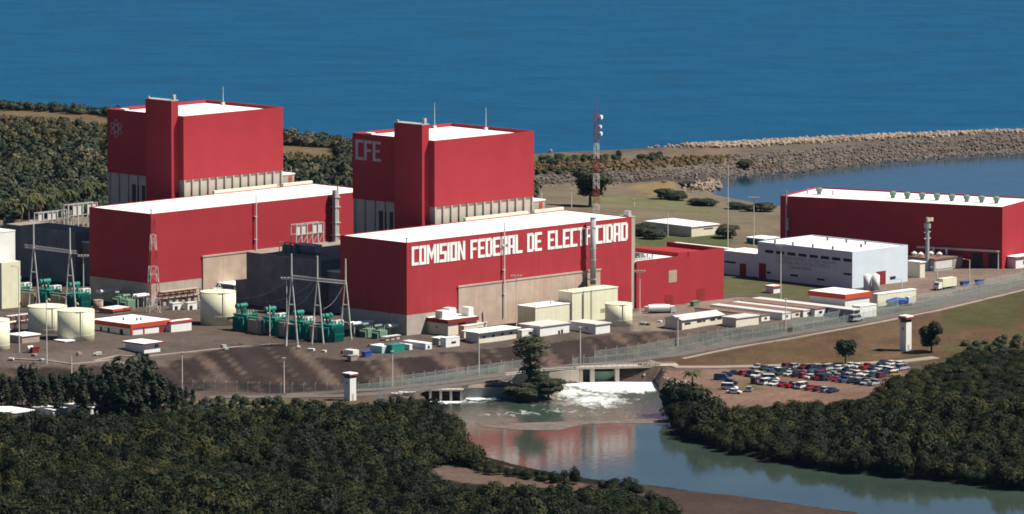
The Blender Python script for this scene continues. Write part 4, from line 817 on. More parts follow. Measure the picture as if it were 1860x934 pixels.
# ------------------------------------------------------------------ rubble and armour rock
def rubble(name, label, cat, pts, m, group=None):   # pts: x,y,z,r
    mb = MB()
    for p in pts: mb.lumps(*p)
    o = mb.build(name, m); return tag(o, label, cat, group, 'stuff')
def along(pl, n, jx, jz, r0, r1, lift=0.0, z=None, jy=2.0):
    W = [G(p[0], p[1]) if z is None else at(p[0], p[1], z) for p in pl]; L_ = [math.dist(a[:2], b_[:2]) for a, b_ in zip(W, W[1:])]; T_ = sum(L_); out = []
    for _ in range(n):
        d = random.random() * T_; i = 0
        while d > L_[i] and i < len(L_) - 1: d -= L_[i]; i += 1
        f = d / L_[i]; x = W[i][0] + (W[i + 1][0] - W[i][0]) * f + random.gauss(0, jx); y = W[i][1] + (W[i + 1][1] - W[i][1]) * f + random.gauss(0, jy)
        out.append([x, y, 0, random.uniform(r0, r1)])
    zs = zt([(p[0], p[1]) for p in out])
    for p, zz in zip(out, zs): p[2] = max(zz, -.3) + lift + random.uniform(-.2, jz)
    return out
BW = [(1340, 284), (1400, 279), (1500, 272), (1600, 267), (1700, 262), (1860, 254), (2100, 243)]
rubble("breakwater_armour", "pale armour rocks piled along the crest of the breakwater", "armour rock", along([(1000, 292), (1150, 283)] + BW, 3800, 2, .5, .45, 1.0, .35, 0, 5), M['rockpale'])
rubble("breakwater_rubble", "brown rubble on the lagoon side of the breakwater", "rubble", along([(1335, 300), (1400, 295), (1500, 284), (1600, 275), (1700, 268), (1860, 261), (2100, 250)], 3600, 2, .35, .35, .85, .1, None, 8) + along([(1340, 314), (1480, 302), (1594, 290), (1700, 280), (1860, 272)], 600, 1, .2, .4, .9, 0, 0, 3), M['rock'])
rubble("shore_rubble", "dark rubble band along the near shore behind the plant", "rubble", along([(960, 326), (1060, 322), (1150, 320), (1240, 316), (1335, 310)], 1300, 2, .25, .35, .9, .1, None, 5), M['rock'])
rubble("rock_mound", "mound of pale rocks at the lagoon edge", "rocks", along([(1258, 343), (1300, 342)], 220, 1.5, 1.6, .5, .9, .3, None, 8), M['rockpale'])
rubble("sandbar_rubble", "low line of stones crossing the canal", "rubble", along([(885, 774), (960, 770), (1060, 768), (1150, 766), (1216, 764)], 750, .8, .12, .2, .42, 0, 0, 2.2) + along([(920, 779), (1000, 778)], 160, 1, .05, .2, .4, 0, 0, 2), M['rock'])
rubble("bank_rubble", "pale stones on the bank right of the weir", "rubble", along([(1186, 690), (1205, 708), (1214, 735)], 240, 1.0, .15, .2, .5, .0, None, 2) + along([(1168, 692), (1188, 690)], 24, .6, .9, .35, .65, .1, 0, 1), M['rockpale'])
# low stony bar under the line of stones
mb = MB(); P = [at(870, 775, 0), at(960, 768, 0), at(1060, 765, 0), at(1216, 761, 0), at(1218, 768, 0), at(1060, 771, 0), at(1010, 782, 0), at(940, 781, 0)]
mb.add([(p[0], p[1], .06) for p in P] + [(p[0], p[1], -1) for p in P], [tuple(range(8))[::-1]] + [(i, (i + 1) % 8, 8 + (i + 1) % 8, 8 + i) for i in range(8)]); tag(mb.build("sandbar", M['rock']), kind='structure')
# island ground
mb = MB(); ic = at(968, 727, 0); rings = []
for rr, zz in ((8.0, -1), (7.4, .1), (6.0, .7), (3.5, 1.2), (.5, 1.4)):
    rings.append([(ic[0] + rr * math.cos(a * .3927) * random.uniform(.92, 1.08), ic[1] + 8 + rr * 1.2 * math.sin(a * .3927) * random.uniform(.92, 1.08), zz) for a in range(16)])
mb.loft(rings); tag(mb.build("island_ground", M['rock'], smooth=True), kind='structure')

# ------------------------------------------------------------------ tanks
def tank(px, py, w_px, tpy, label, hook=True, m='yellow', marks=False):
    p = at(px, py, PLAT); s = (py - YH) / (H - PLAT) ; r = w_px / 2 / s; h = zcol(p[1], tpy) - PLAT
    t = thing("storage_tank", label, "tank", (p[0], p[1] + r, PLAT), 0, "pale yellow storage tanks")
    MB().cyl(0, 0, r, -.5, h, 40).build("shell", M[m], t, True)
    MB().cyl(0, 0, r * 1.004, h + .003, h + r * .14, 40, .3).build("roof", M[m], t)
    mb = MB(); mb.cyl(0, 0, r + .06, h - .15, h + .02, 40); mb.cyl(0, 0, r + .06, h * .32, h * .32 + .1, 40); mb.build("rim", M[m], t)
    if hook: mb = MB(); mb.tube([(0, 0, h + r * .1), (0, 0, h + r * .14 + .9), (.3, 0, h + r * .14 + 1.3), (.7, 0, h + r * .14 + 1.1), (.75, 0, h + r * .14 + .7)], .16); mb.build("vent", M['cream'], t)
    mb = MB(); a = -1.2; x, y = (r + .15) * math.cos(a), (r + .15) * math.sin(a)
    for q in (-.25, .25): mb.box(x + q - .04, x + q + .04, y - .04, y + .04, 0, h + .6)
    for i in range(int(h / .5)): mb.box(x - .25, x + .25, y - .03, y + .03, i * .5, i * .5 + .06)
    mb.build("ladder", M[m], t)
    if marks:
        mb = MB()
        for i in range(3):
            a = -.95 + i * .14; mb.obox(((r + .03) * math.cos(a), (r + .03) * math.sin(a)), (-math.sin(a) * .35, math.cos(a) * .35), (math.cos(a) * .04, math.sin(a) * .04), h * .25, h * .25 + .7)
        mb.build("marking", M['dark'], t)
    return t
tank(395, 597, 65, 533, "pale yellow tank with three dark marks beside the control building", marks=True)
tank(136, 632, 68, 567, "nearer pale yellow tank of the pair at the left, unshaded")
tank(84, 619, 72, 560, "farther pale yellow tank of the left pair, with a diagonal shadow across it")
tank(-14, 651, 60, 584, "pale yellow tank cut by the left edge of the photo")
tank(1124, 597, 50, 554, "small pale yellow tank right of the yellow blocks", False)
tank(178, 566, 18, 546, "little tan tank behind the workshop with the red door", False, 'beige')

# ------------------------------------------------------------------ transformers, fire walls, ducts, gantries
def transformer(fr_p, label, proto=[None]):
    if proto[0]: return dup(proto[0], fr_p, label=label)
    t = thing("transformer", label, "transformer", fr_p, R_(TH), "green transformers"); proto[0] = t; t.scale = (1.12, 1.12, 1.2)
    mb = MB(); mb.box(0, 4.0, 0, 5.0, .4, 4.6); mb.box(-.15, 4.15, -.15, 5.15, 4.6, 4.8); mb.build("tank", M['green'], t)
    for v in (.5, 2.0, 3.5):
        mb = MB(); [mb.box(-.9, -.02, v + .16 * i, v + .16 * i + .06, .7, 4.2) for i in range(7)]; mb.build("radiator", M['green'], t)
    mb = MB(); [mb.box(.3 + .5 * i, .42 + .5 * i, -1.0, -.16, .6, 4.3) for i in range(7)]; mb.box(.2, 3.8, -1.0, -.9, 2.4, 2.5); mb.build("radiator", M['green'], t)
    mb = MB(); mb.bar((.2, 4.2, 6.6), (3.9, 4.2, 6.6), .62, 12); [mb.box(x, x + .2, 4.0, 4.4, 4.8, 6.2) for x in (.8, 3.0)]; mb.build("conservator", M['green'], t)
    mb = MB(); mb.bar((.8, 2.4, 4.8), (-.2, 1.9, 6.4), .3, 8); mb.bar((-.2, 1.9, 6.4), (-1.9, 1.2, 9.0), .2, 8, .09); mb.bar((-1.9, 1.2, 9.0), (-2.05, 1.14, 9.25), .2, 8); mb.build("bushing", M['bushing'], t)
    mb = MB(); [mb.cyl(1.6 + .9 * i, 1.0, .14, 4.8, 5.9, 8, .07) for i in range(3)]; mb.build("small_bushing", M['cream'], t)
    mb = MB(); mb.tube([(2, 2.5, 4.8), (2, 2.5, 5.8), (2.6, 3.4, 6.0)], .22); mb.tube([(3.4, .6, 4.8), (3.4, .6, 5.4), (4.4, .6, 5.4), (4.4, .6, 1)], .14); mb.build("pipework", M['green'], t)
    MB().box(-.8, 4.8, -.6, 5.6, 0, .397).build("plinth", M['conc'], t)
    return t
def firewall(p, label, proto=[None]):
    if proto[0]: return dup(proto[0], p, label=label)
    t = thing("fire_wall", label, "wall", p, R_(TH), "fire walls between the transformers"); proto[0] = t
    MB().box(0, .5, .5, 6.5, 0, 4.6).build("wall", M['beige'], t)
    mb = MB(); mb.tube([(-.5, -1.2, 0), (-.5, -1.2, 5.5), (-.5, 6, 5.5)], .12); mb.tube([(-.5, 2, 0), (-.5, 2, 5.5)], .1); mb.build("sprinkler_pipe", M['steel'], t)
    mb = MB(); mb.cyl(-.3, -1.9, .35, 0, 1.6, 10); mb.cyl(-1.1, -1.7, .3, 0, 1.3, 10); mb.build("hydrant", M['reddark'], t); return t
def busduct(p, label, L_=4.5, proto=[None]):
    if proto[0]: return dup(proto[0], p, label=label)
    t = thing("bus_duct", label, "bus duct", p, R_(TH), "white bus ducts above the transformers"); proto[0] = t
    mb = MB(); mb.box(0, 3.0, 0, 1.6, 5.0, 6.6); mb.bar((1.5, 1.2, 5.8), (1.5, 6.5, 5.8), .6, 10); mb.build("duct", M['white'], t)
    mb = MB(); mb.box(.2, .4, .2, .4, 0, 5); mb.box(2.6, 2.8, .2, .4, 0, 5); mb.build("post", M['steel'], t); return t
TX = [(448, 607), (500, 613), (551, 620), (603, 626)]
nm = ["first from the pale yellow tank", "second from the pale yellow tank", "third from the pale yellow tank", "fourth, beside the last white gantry"]
for i, (x, y) in enumerate(TX):
    p = at(x, y, PLAT); transformer(p, "green transformer with dark bushing, " + nm[i])
    if i: 
        f = Fr(x, y); busduct(f.W(3.4, 1.6), "white duct box behind the " + ["", "second", "third", "fourth"][i] + " green transformer from the yellow tank")
for i, (x, y) in enumerate([(477, 611), (527, 616), (578, 622)]): firewall(at(x, y, PLAT), "beige fire wall with pipes right of the " + ["first", "second", "third"][i] + " green transformer from the yellow tank")
for i, (x, y) in enumerate([(36, 556), (90, 561), (143, 567)]):
    p = at(x, y, PLAT); transformer(p, "green transformer behind the left tank pair, " + ["leftmost of three", "middle of three", "rightmost of three"][i])
    f = Fr(x, y); busduct(f.W(3.4, 1.6), "white duct box behind the " + ["leftmost", "middle", "rightmost"][i] + " of the three green transformers at the left")
for i, (x, y) in enumerate([(64, 560), (118, 566)]): firewall(at(x, y, PLAT), "beige fire wall at the left, between the " + ["leftmost and middle", "middle and rightmost"][i] + " transformers")
# horizontal white ducts on legs and small auxiliary transformers
def pipe_rack(px, py, L_, label, m='white', z1=4.8):
    f = Fr(px, py); t = f.thing("overhead_duct", label, "duct", "overhead white ducts")
    mb = MB(); mb.bar((0, 0, z1), (L_, 0, z1), .55, 12); mb.bar((0, 1.4, z1), (L_, 1.4, z1), .55, 12); mb.build("duct", M[m], t)
    mb = MB(); [mb.box(a - .12, a + .12, b_ - .12, b_ + .12, 0, z1 - .5) for a in (.8, L_ - .8) for b_ in (0, 1.4)]; mb.build("leg", M['steel'], t); return t
pipe_rack(640, 618, 8.5, "thick white overhead duct right of the last white gantry"); pipe_rack(182, 558, 8.5, "thick white overhead duct right of the left transformers")
pipe_rack(705, 617, 5.2, "short white duct at the shaded foot of the lettered hall", z1=4.0); pipe_rack(247, 562, 5.2, "short white duct left of the red and white lattice mast", z1=4.0)
def auxtrans(px, py, label, proto=[None]):
    if proto[0]: return dup(proto[0], at(px, py, PLAT), label=label)
    t = thing("auxiliary_transformer", label, "transformer", at(px, py, PLAT), R_(TH), "sage green auxiliary transformers"); proto[0] = t
    MB().box(0, 3.2, 0, 3.2, .3, 3.4).build("tank", M['greensage'], t); mb = MB(); mb.bar((0, 2.4, 4.6), (3.0, 2.4, 4.6), .42, 10); mb.box(1.3, 1.5, 2.2, 2.6, 3.4, 4.3); mb.build("conservator", M['greensage'], t)
    mb = MB(); [mb.box(-.7, -.02, .3 + .3 * i, .38 + .3 * i, .5, 3.0) for i in range(9)]; mb.build("radiator", M['greensage'], t); mb = MB(); [mb.cyl(.7 + .9 * i, .7, .12, 3.4, 4.3, 8, .06) for i in range(3)]; mb.build("bushing", M['cream'], t); return t
auxtrans(668, 619, "sage green transformer left of the short white duct, by the shaded hall foot"); auxtrans(690, 622, "sage green transformer nearest the corner of the lettered hall"); auxtrans(218, 560, "sage green transformer at the foot of the plain hall, left of the mast")
auxtrans(232, 566, "sage green transformer beside the short duct at the plain hall")
# A-frame gantries
def gantry(px, py, tpy, label, group, proto=[None]):
    p = at(px, py, PLAT); h = zcol(p[1], tpy) - PLAT
    if proto[0] and group: return dup(proto[0], p, label=label, scale=(1, 1, h / proto[0]['hh']))
    t = thing("gantry_tower", label, "gantry", p, R_(TH - 45), group); t['hh'] = h; proto[0] = t
    for s in (-1, 1): mb = MB(); mb.bar((s * 1.75, 0, 0), (s * .85, 0, h * .42), .24, 6, .2); mb.bar((s * .85, 0, h * .42), (s * .12, 0, h * .72), .2, 6, .18); mb.build("leg", M['polewhite'], t)
    mb = MB(); mb.bar((-1.4, 0, h * .24), (1.4, 0, h * .24), .2, 6); mb.bar((-.8, 0, h * .45), (.8, 0, h * .45), .2, 6); mb.bar((-1.45, 0, h * .2), (-1.1, 0, h * .24), .18); mb.bar((1.45, 0, h * .2), (1.1, 0, h * .24), .18); mb.build("cross_brace", M['polewhite'], t)
    MB().bar((0, 0, h * .70), (0, 0, h), .26, 8, .2).build("mast", M['polewhite'], t); return t
for i, (x, y, ty) in enumerate([(530, 629, 461), (577, 628, 465), (628, 622, 470)]): gantry(x, y, ty, "white A-frame gantry in front of the control building, " + ["left of three", "middle of three", "right of three"][i], "white gantry towers by the transformers")
for i, (x, y, ty) in enumerate([(62, 566, 406), (128, 571, 414)]): gantry(x, y, ty, "white A-frame gantry at the far left, " + ["left of the pair", "right of the pair"][i], "white gantry towers by the transformers")
def lattice_beam(p, q, label):
    t = thing("lattice_beam", label, "beam", p, 0, "lattice beams between the gantries"); a = Vector((0, 0, 0)); b_ = Vector(q) - Vector(p); d = b_.normalized(); n_ = Vector((-d.y, d.x, 0)); up = Vector((0, 0, 1)); mb = MB(); cs = [n_ * .45 + up * .45, n_ * -.45 + up * .45, n_ * .45 - up * .45, n_ * -.45 - up * .45]
    for c in cs: mb.bar(a + c, b_ + c, .08)
    mb.build("chord", M['steel'], t); mb = MB(); k_ = 14
    for i in range(k_):
        u0, u1_ = b_ * (i / k_), b_ * ((i + 1) / k_)
        for c1, c2 in ((0, 2), (1, 3), (0, 1)): mb.bar(u0 + cs[c1], u1_ + cs[c2], .06)
    mb.build("lattice", M['steel'], t)
def zpt(px, py, ppx, ppy): b_ = at(ppx, ppy, PLAT); return (b_[0], b_[1], zcol(b_[1], py))
lattice_beam(zpt(530, 503, 530, 629), zpt(577, 508, 577, 628), "grey lattice beam between the left and middle gantries by the control building")
lattice_beam(zpt(577, 508, 577, 628), zpt(628, 513, 628, 622), "grey lattice beam between the middle and right gantries by the control building")
lattice_beam(zpt(45, 447, 45, 565), zpt(142, 459, 140, 571), "grey lattice beam carried by the pair of gantries at the far left")
# clutter at the foot of the plain hall and between the left tanks
for i, (x, y) in enumerate(((314, 566), (341, 565), (367, 562))):
    shed(x, y, x - 7, x + 17, y - 15, "kiosk", ["small white kiosk with a dark door nearest the lattice mast", "small white kiosk, middle one at the foot of the plain hall", "small white kiosk nearest the pale yellow tank with marks"][i], "kiosk", 'white', 'pale', over=.1, doors_u=((.2, .5, .6),), group="white kiosks at the plain hall")
def rack(px, py, n_, w_, h, label, m='beige'):
    f = Fr(px, py); t = f.thing("pipe_rack", label, "pipe rack", "pipe racks")
    mb = MB(); [mb.box(i * w_ - .1, i * w_ + .1, v - .1, v + .1, 0, h) for i in range(n_ + 1) for v in (0, 2)]; mb.build("post", M['reddark'], t)
    mb = MB(); [mb.bar((0, .3 + .5 * j, h * a), (n_ * w_, .3 + .5 * j, h * a), .16, 6) for j in range(4) for a in (.55, .98)]; mb.build("pipe", M[m], t)
    mb = MB(); [mb.box(i * w_ + .3, i * w_ + w_ - .4, .6, 1.8, 0, h * (.3 + .12 * (i % 3))) for i in range(n_)]; mb.build("cabinet", M['greywall'], t)
rack(296, 558, 6, 2.6, 4.6, "beige pipe rack along the foot of the plain hall"); rack(392, 548, 4, 2.4, 4.0, "dark pipe rack at the stained panel of the plain hall", 'steel')
rack(4, 618, 3, 2.4, 5.0, "cluttered pipe rack at the left edge above the pump house", 'cream'); rack(18, 600, 4, 2.2, 4.2, "red posted pipe rack behind the pump house", 'steel')
rack(700, 626, 3, 2.2, 2.2, "low rack of pipes by the shaded corner of the lettered hall", 'steel')
shed(425, 548, 388, 452, 517, "canopy", "white flat canopy behind the pale yellow tank with marks", "canopy", 'concdark', 'roofw', over=.3)
rr_ = random.Random(5); spots = [(402 + rr_.uniform(0, 300), 632 + rr_.uniform(-3, 12)) for _ in range(9)] + [(20 + rr_.uniform(0, 200), 648 + rr_.uniform(-4, 8)) for _ in range(6)] + [(1150 + rr_.uniform(0, 90), 583 + rr_.uniform(-8, 8)) for _ in range(5)]
for i, (x, y) in enumerate(spots):
    t = thing("crate", "small pallet or crate lying on the bare yard ground", "crate", G(x, y), rr_.random() * 3, "loose crates on the yard"); a_, b2, c_ = rr_.uniform(.4, 1.0), rr_.uniform(.4, .8), rr_.uniform(.4, 1.0)
    MB().box(-a_, a_, -b2, b2, .12, c_ + .12).build("load", M[rr_.choice(['beige', 'cream', 'greywall', 'brownroof', 'white'])], t); mb = MB(); [mb.box(-a_ - .05, a_ + .05, k_ - .06, k_ + .06, 0, .117) for k_ in (-b2 + .1, 0, b2 - .1)]; mb.build("pallet", M['trunk'], t)
def cable(p, q, label):
    t = thing("power_cable", label, "cable", p, 0, "sagging conductors at the gantries"); mb = MB(); L_ = [Vector(p).lerp(Vector(q), i / 8) - Vector(p) - Vector((0, 0, 1.6 * math.sin(math.pi * i / 8))) for i in range(9)]; mb.tube(L_, .045, 4); mb.build("conductor", M['steel'], t)
    mb = MB(); mb.bar(L_[0], L_[1] * .7, .11, 6); mb.build("insulator", M['bushing'], t)
for i, (gx_, gy_, bx_, by_) in enumerate(((545, 505, 530, 628), (560, 506, 577, 628), (592, 510, 577, 628), (612, 511, 628, 622))):
    f = Fr(*TX[min(i, 3)]); cable(zpt(gx_, gy_, bx_, by_), f.W(-2.2, 1.3, 10.6), "thin sagging conductor from the lattice beam to the green transformer, number %s from the left" % ["one", "two", "three", "four"][i])
# ------------------------------------------------------------------ lattice masts, poles
def lattice(px, py, tpy, w0, w1, label, bands, name="lattice_mast", z=PLAT, dishes=(), spike=0):
    p = at(px, py, z); h = zcol(p[1], tpy) - z; t = thing(name, label, "mast", p, R_(20))
    nb = len(bands); zs = [h * i / nb for i in range(nb + 1)]
    for k_, c in enumerate(bands):
        mb = MB(); z0, z1 = zs[k_], zs[k_ + 1]; sub = max(1, int((z1 - z0) / (w0 * .9) + .5))
        for j_ in range(sub):
            a0, a1_ = z0 + (z1 - z0) * j_ / sub, z0 + (z1 - z0) * (j_ + 1) / sub; r0, r1 = [(w0 + (w1 - w0) * q / h) / 2 for q in (a0, a1_)]
            C0 = [(sx * r0, sy * r0, a0) for sx, sy in ((-1, -1), (1, -1), (1, 1), (-1, 1))]; C1 = [(sx * r1, sy * r1, a1_) for sx, sy in ((-1, -1), (1, -1), (1, 1), (-1, 1))]
            for i in range(4):
                mb.bar(C0[i], C1[i], .085); mb.bar(C0[i], C1[(i + 1) % 4], .05) if (j_ + i) % 2 else mb.bar(C0[(i + 1) % 4], C1[i], .05); mb.bar(C1[i], C1[(i + 1) % 4], .05)
        mb.build("lattice_section", M[c], t)
    if spike: MB().bar((0, 0, h - .2), (0, 0, h + spike), .1, 6, .04).build("antenna", M['towerred'], t)
    for x_, zf, r in dishes:
        mb = MB(); mb.bar((x_, -.9, h * zf), (x_ + .35, -1.25, h * zf), r, 14, r * .92); mb.bar((.3, -.3, h * zf), (x_, -.9, h * zf), .08); mb.build("dish", M['white'], t)
    return t
lattice(279, 571, 397, 3.6, .9, "red and white lattice mast before the corner of the plain hall", ['polewhite', 'towerred', 'polewhite', 'towerred', 'polewhite', 'towerred'])
lattice(1083, 378 + 20, 206, 1.8, 1.3, "tall red and white communications mast with round white dishes", ['polewhite', 'towerred', 'polewhite', 'towerred', 'polewhite', 'towerred', 'towerred'], "communications_mast", dishes=((1.3, .965, .8), (1.0, .875, .6), (1.2, .81, .7)), spike=5, z=6)
q = Fr(0, 0, p=at(1684, 492, PLAT)); mh = zcol(q.p[1], 395) - PLAT; t = q.thing("floodlight_mast", "stout grey floodlight mast in front of the red warehouse", "mast")
mb = MB(); mb.cyl(0, 0, .75, 0, mh * .8, 10, .6); mb.build("shaft", M['greywall'], t); mb = MB(); mb.cyl(0, 0, 1.1, mh * .8, mh * .88, 10); mb.cyl(0, 0, .5, mh * .88, mh, 8); [mb.box(-1.6, 1.6, -.15, .15, mh * .6 + i * 2, mh * .6 + i * 2 + .3) for i in range(2)]; mb.build("platform", M['greywall'], t)
mb = MB(); [mb.box(-1.3 + i * .75, -.9 + i * .75, -1.3, -1.0, mh * .93, mh) for i in range(4)]; mb.build("floodlight", M['cream'], t)
def pole(px, py, tpy, label, kind='post', g=True, r=.14, proto={}):
    p = G(px, py) if g else at(px, py, PLAT); h = zcol(p[1], tpy) - p[2]; t = thing("light_pole", label, "light pole", p, 0, "light poles around the plant")
    MB().cyl(0, 0, r * 1.25, -.3, h, 8, r * .8).build("post", M['polewhite'], t)
    if kind == 'tee':
        MB().box(-1.5, 1.5, -.1, .1, h, h + .2).build("cross_arm", M['polewhite'], t)
        for s in (-1.4, -.5, .5, 1.4): MB().box(s - .32, s + .32, -.45, .1, h + .203, h + .7).build("floodlight", M['cream'], t)
    elif kind == 'arm':
        MB().bar((0, 0, h - .1), (-1.6, -.3, h + .3), .07).build("arm", M['steel'], t); MB().box(-2.2, -1.5, -.5, -.1, h + .2, h + .4).build("lamp", M['cream'], t)
    elif kind == 'cap': MB().box(-.5, .5, -.3, .3, h, h + .35).build("lamp", M['cream'], t)
    return t
PL = [(85, 661, 545, 'post', "tall plain pole before the farther yellow tank"), (130, 678, 646, 'post', "short pole at the foot of the left footpath"), (331, 707, 642, 'cap', "pole low on the embankment left of the near guard tower, by the casuarinas"), (516, 714, 652, 'cap', "pole at the embankment foot left of the near guard tower"), (713, 702, 640, 'cap', "pole at the embankment foot below the long white trailer"), (870, 684, 612, 'post', "pole at the embankment foot below the cream office"), (1054, 661, 596, 'cap', "pole beside the weir railing"), (1231, 629, 578, 'cap', "pole by the fence below the pitched workshop"), (1427, 597, 545, 'cap', "pole by the fence before the long barracks"), (1418, 545, 447, 'tee', "floodlight pole on the lawn before the laboratory"), (152, 560, 467, 'tee', "floodlight pole right of the leftmost pair of gantries"), (521, 628, 508, 'tee', "floodlight pole beside the left of the three gantries"), (490, 614, 554, 'post', "short white post between the first two green transformers"), (1162, 572, 495, 'tee', "white floodlight pole against the red annex"), (938, 600, 504, 'tee', "floodlight pole before the stained concrete panel"), (1369, 447, 362, 'tee', "floodlight pole behind the laboratory, near the lagoon"), (1322, 455, 300, 'post', "tall thin pole right of the white storehouse"), (1038, 378, 345, 'cap', "lamp on the grass left of the communications mast"), (1213, 430, 388, 'post', "thin pole in front of the white storehouse"), (1638, 548, 508, 'arm', "thin lamp post left of the blue tarp"), (1702, 522, 487, 'arm', "thin lamp post left of the yellow box truck"), (1761, 515, 472, 'arm', "thin lamp post right of the yellow box truck"), (1813, 490, 458, 'cap', "short lamp post at the warehouse corner"), (35, 640, 485, 'arm', "leaning tall pole between the yellow tanks"), (1152, 375, 363, 'cap', "small lamp behind the lettered hall")]
for x, y, ty, k_, lb in PL: pole(x, y, ty, lb, k_, g=(y > 625 or y < 440))
q = at(450, 461 + 60, PLAT); t = thing("vent_mast", "thin white pipe rising against the plain hall near the control building corner", "pipe", (q[0], q[1], PLAT)); MB().cyl(0, 0, .28, 0, zcol(q[1], 363) - PLAT, 8).build("pipe", M['polewhite'], t)

# ------------------------------------------------------------------ guard towers
def guard(px, py, tpy, wpx, label):
    p = G(px, py); s = 12500 / p[1]; h = zcol(p[1], tpy) - p[2]; w_ = wpx / s / 1.4 / 2
    t = thing("guard_tower", label, "guard tower", p, R_(TH), "white guard towers")
    MB().box(-w_, w_, -w_, w_, -.6, h * .80).build("shaft", M['white'], t); MB().box(-w_ * .96, w_ * .96, -w_ * .96, w_ * .96, h * .80, h * .90).build("window_band", M['glass'], t)
    MB().box(-w_ * 1.02, w_ * 1.02, -w_ * 1.02, w_ * 1.02, h * .78, h * .81).build("sill", M['white'], t)
    mb = MB(); mb.box(-w_ * 1.3, w_ * 1.3, -w_ * 1.3, w_ * 1.3, h * .90, h * .96); mb.build("eave", M['reddark'], t); MB().box(-w_ * 1.32, w_ * 1.32, -w_ * 1.32, w_ * 1.32, h * .96 + .003, h).build("roof", M['roofw'], t)
    MB().box(-w_ * .4, w_ * .3, -w_ - .05, -w_ - .003, 0, 2).build("door", M['steel'], t); MB().box(-w_ - .05, -w_ - .003, -.2, .25, h * .6, h * .67).build("window", M['dark'], t)
    return t
guard(636, 727, 677, 22, "white guard tower standing in front of the near embankment at left centre"); guard(1645, 637, 573, 21, "white guard tower on the brown slope at the right above the car park")

# ------------------------------------------------------------------ fences
fm = bpy.data.materials.new("chain_link"); fm.use_nodes = True; n = fm.node_tree; b = n.nodes["Principled BSDF"]; b.inputs["Base Color"].default_value = (.24, .30, .27, 1); b.inputs["Roughness"].default_value = .6
g_ = n.nodes.new("ShaderNodeNewGeometry"); wv_ = n.nodes.new("ShaderNodeTexNoise"); wv_.inputs["Scale"].default_value = 14; n.links.new(g_.outputs["Position"], wv_.inputs["Vector"])
r_ = n.nodes.new("ShaderNodeMapRange"); r_.inputs[1].default_value = .47; r_.inputs[2].default_value = .6; n.links.new(wv_.outputs["Fac"], r_.inputs[0]); n.links.new(r_.outputs[0], b.inputs["Alpha"])
def fence(pix, label, h=2.6, step=3.2):
    W = [G(*p) for p in densify(pix, 10)]; p0 = W[0]; t = thing("chain_link_fence", label, "fence", p0, 0, "chain link security fences"); mb = MB(); vs = []
    acc = step; last = None; np_ = 0
    for q in W:
        v = (q[0] - p0[0], q[1] - p0[1], q[2] - p0[2]); vs += [v, (v[0], v[1], v[2] + h - .3)]
        if last is None or math.dist(last, q) >= step:
            last = q
            if np_ < 98: m2 = MB(); m2.cyl(v[0], v[1], .06, v[2] - .2, v[2] + h, 5); m2.bar((v[0], v[1], v[2] + h), (v[0] + .3, v[1] + .3, v[2] + h + .4), .05); m2.build("post", M['steel'], t); np_ += 1
    mb.add(vs, [(2 * i, 2 * i + 2, 2 * i + 3, 2 * i + 1) for i in range(len(W) - 1)]); mb.build("wire_mesh", fm, t)
    mb = MB(); [mb.bar(vs[2 * i + 1], vs[2 * i + 3], .035, 3) for i in range(len(W) - 1)]; mb.build("top_rail", M['steel'], t)
fence([(300, 708), (420, 711), (520, 714), (625, 715)], "chain link fence along the embankment foot left of the near guard tower")
fence([(650, 713), (740, 704), (830, 691), (925, 678)], "chain link fence between the near guard tower and the retaining wall")
fence([(690, 702), (780, 691), (870, 678), (950, 668)], "inner chain link fence higher on the embankment, centre")
fence([(1040, 666), (1150, 656), (1231, 643), (1330, 623), (1430, 607)], "chain link fence climbing from the weir towards the sheds")
fence([(1080, 652), (1150, 643), (1231, 628), (1330, 610), (1420, 598)], "inner chain link fence below the pitched workshop")
fence([(1440, 605), (1560, 583), (1700, 555), (1800, 533), (1900, 510)], "outer chain link fence at the right along the path")
fence([(1430, 596), (1560, 572), (1700, 543), (1800, 520), (1900, 498)], "inner chain link fence at the right below the yellow store")

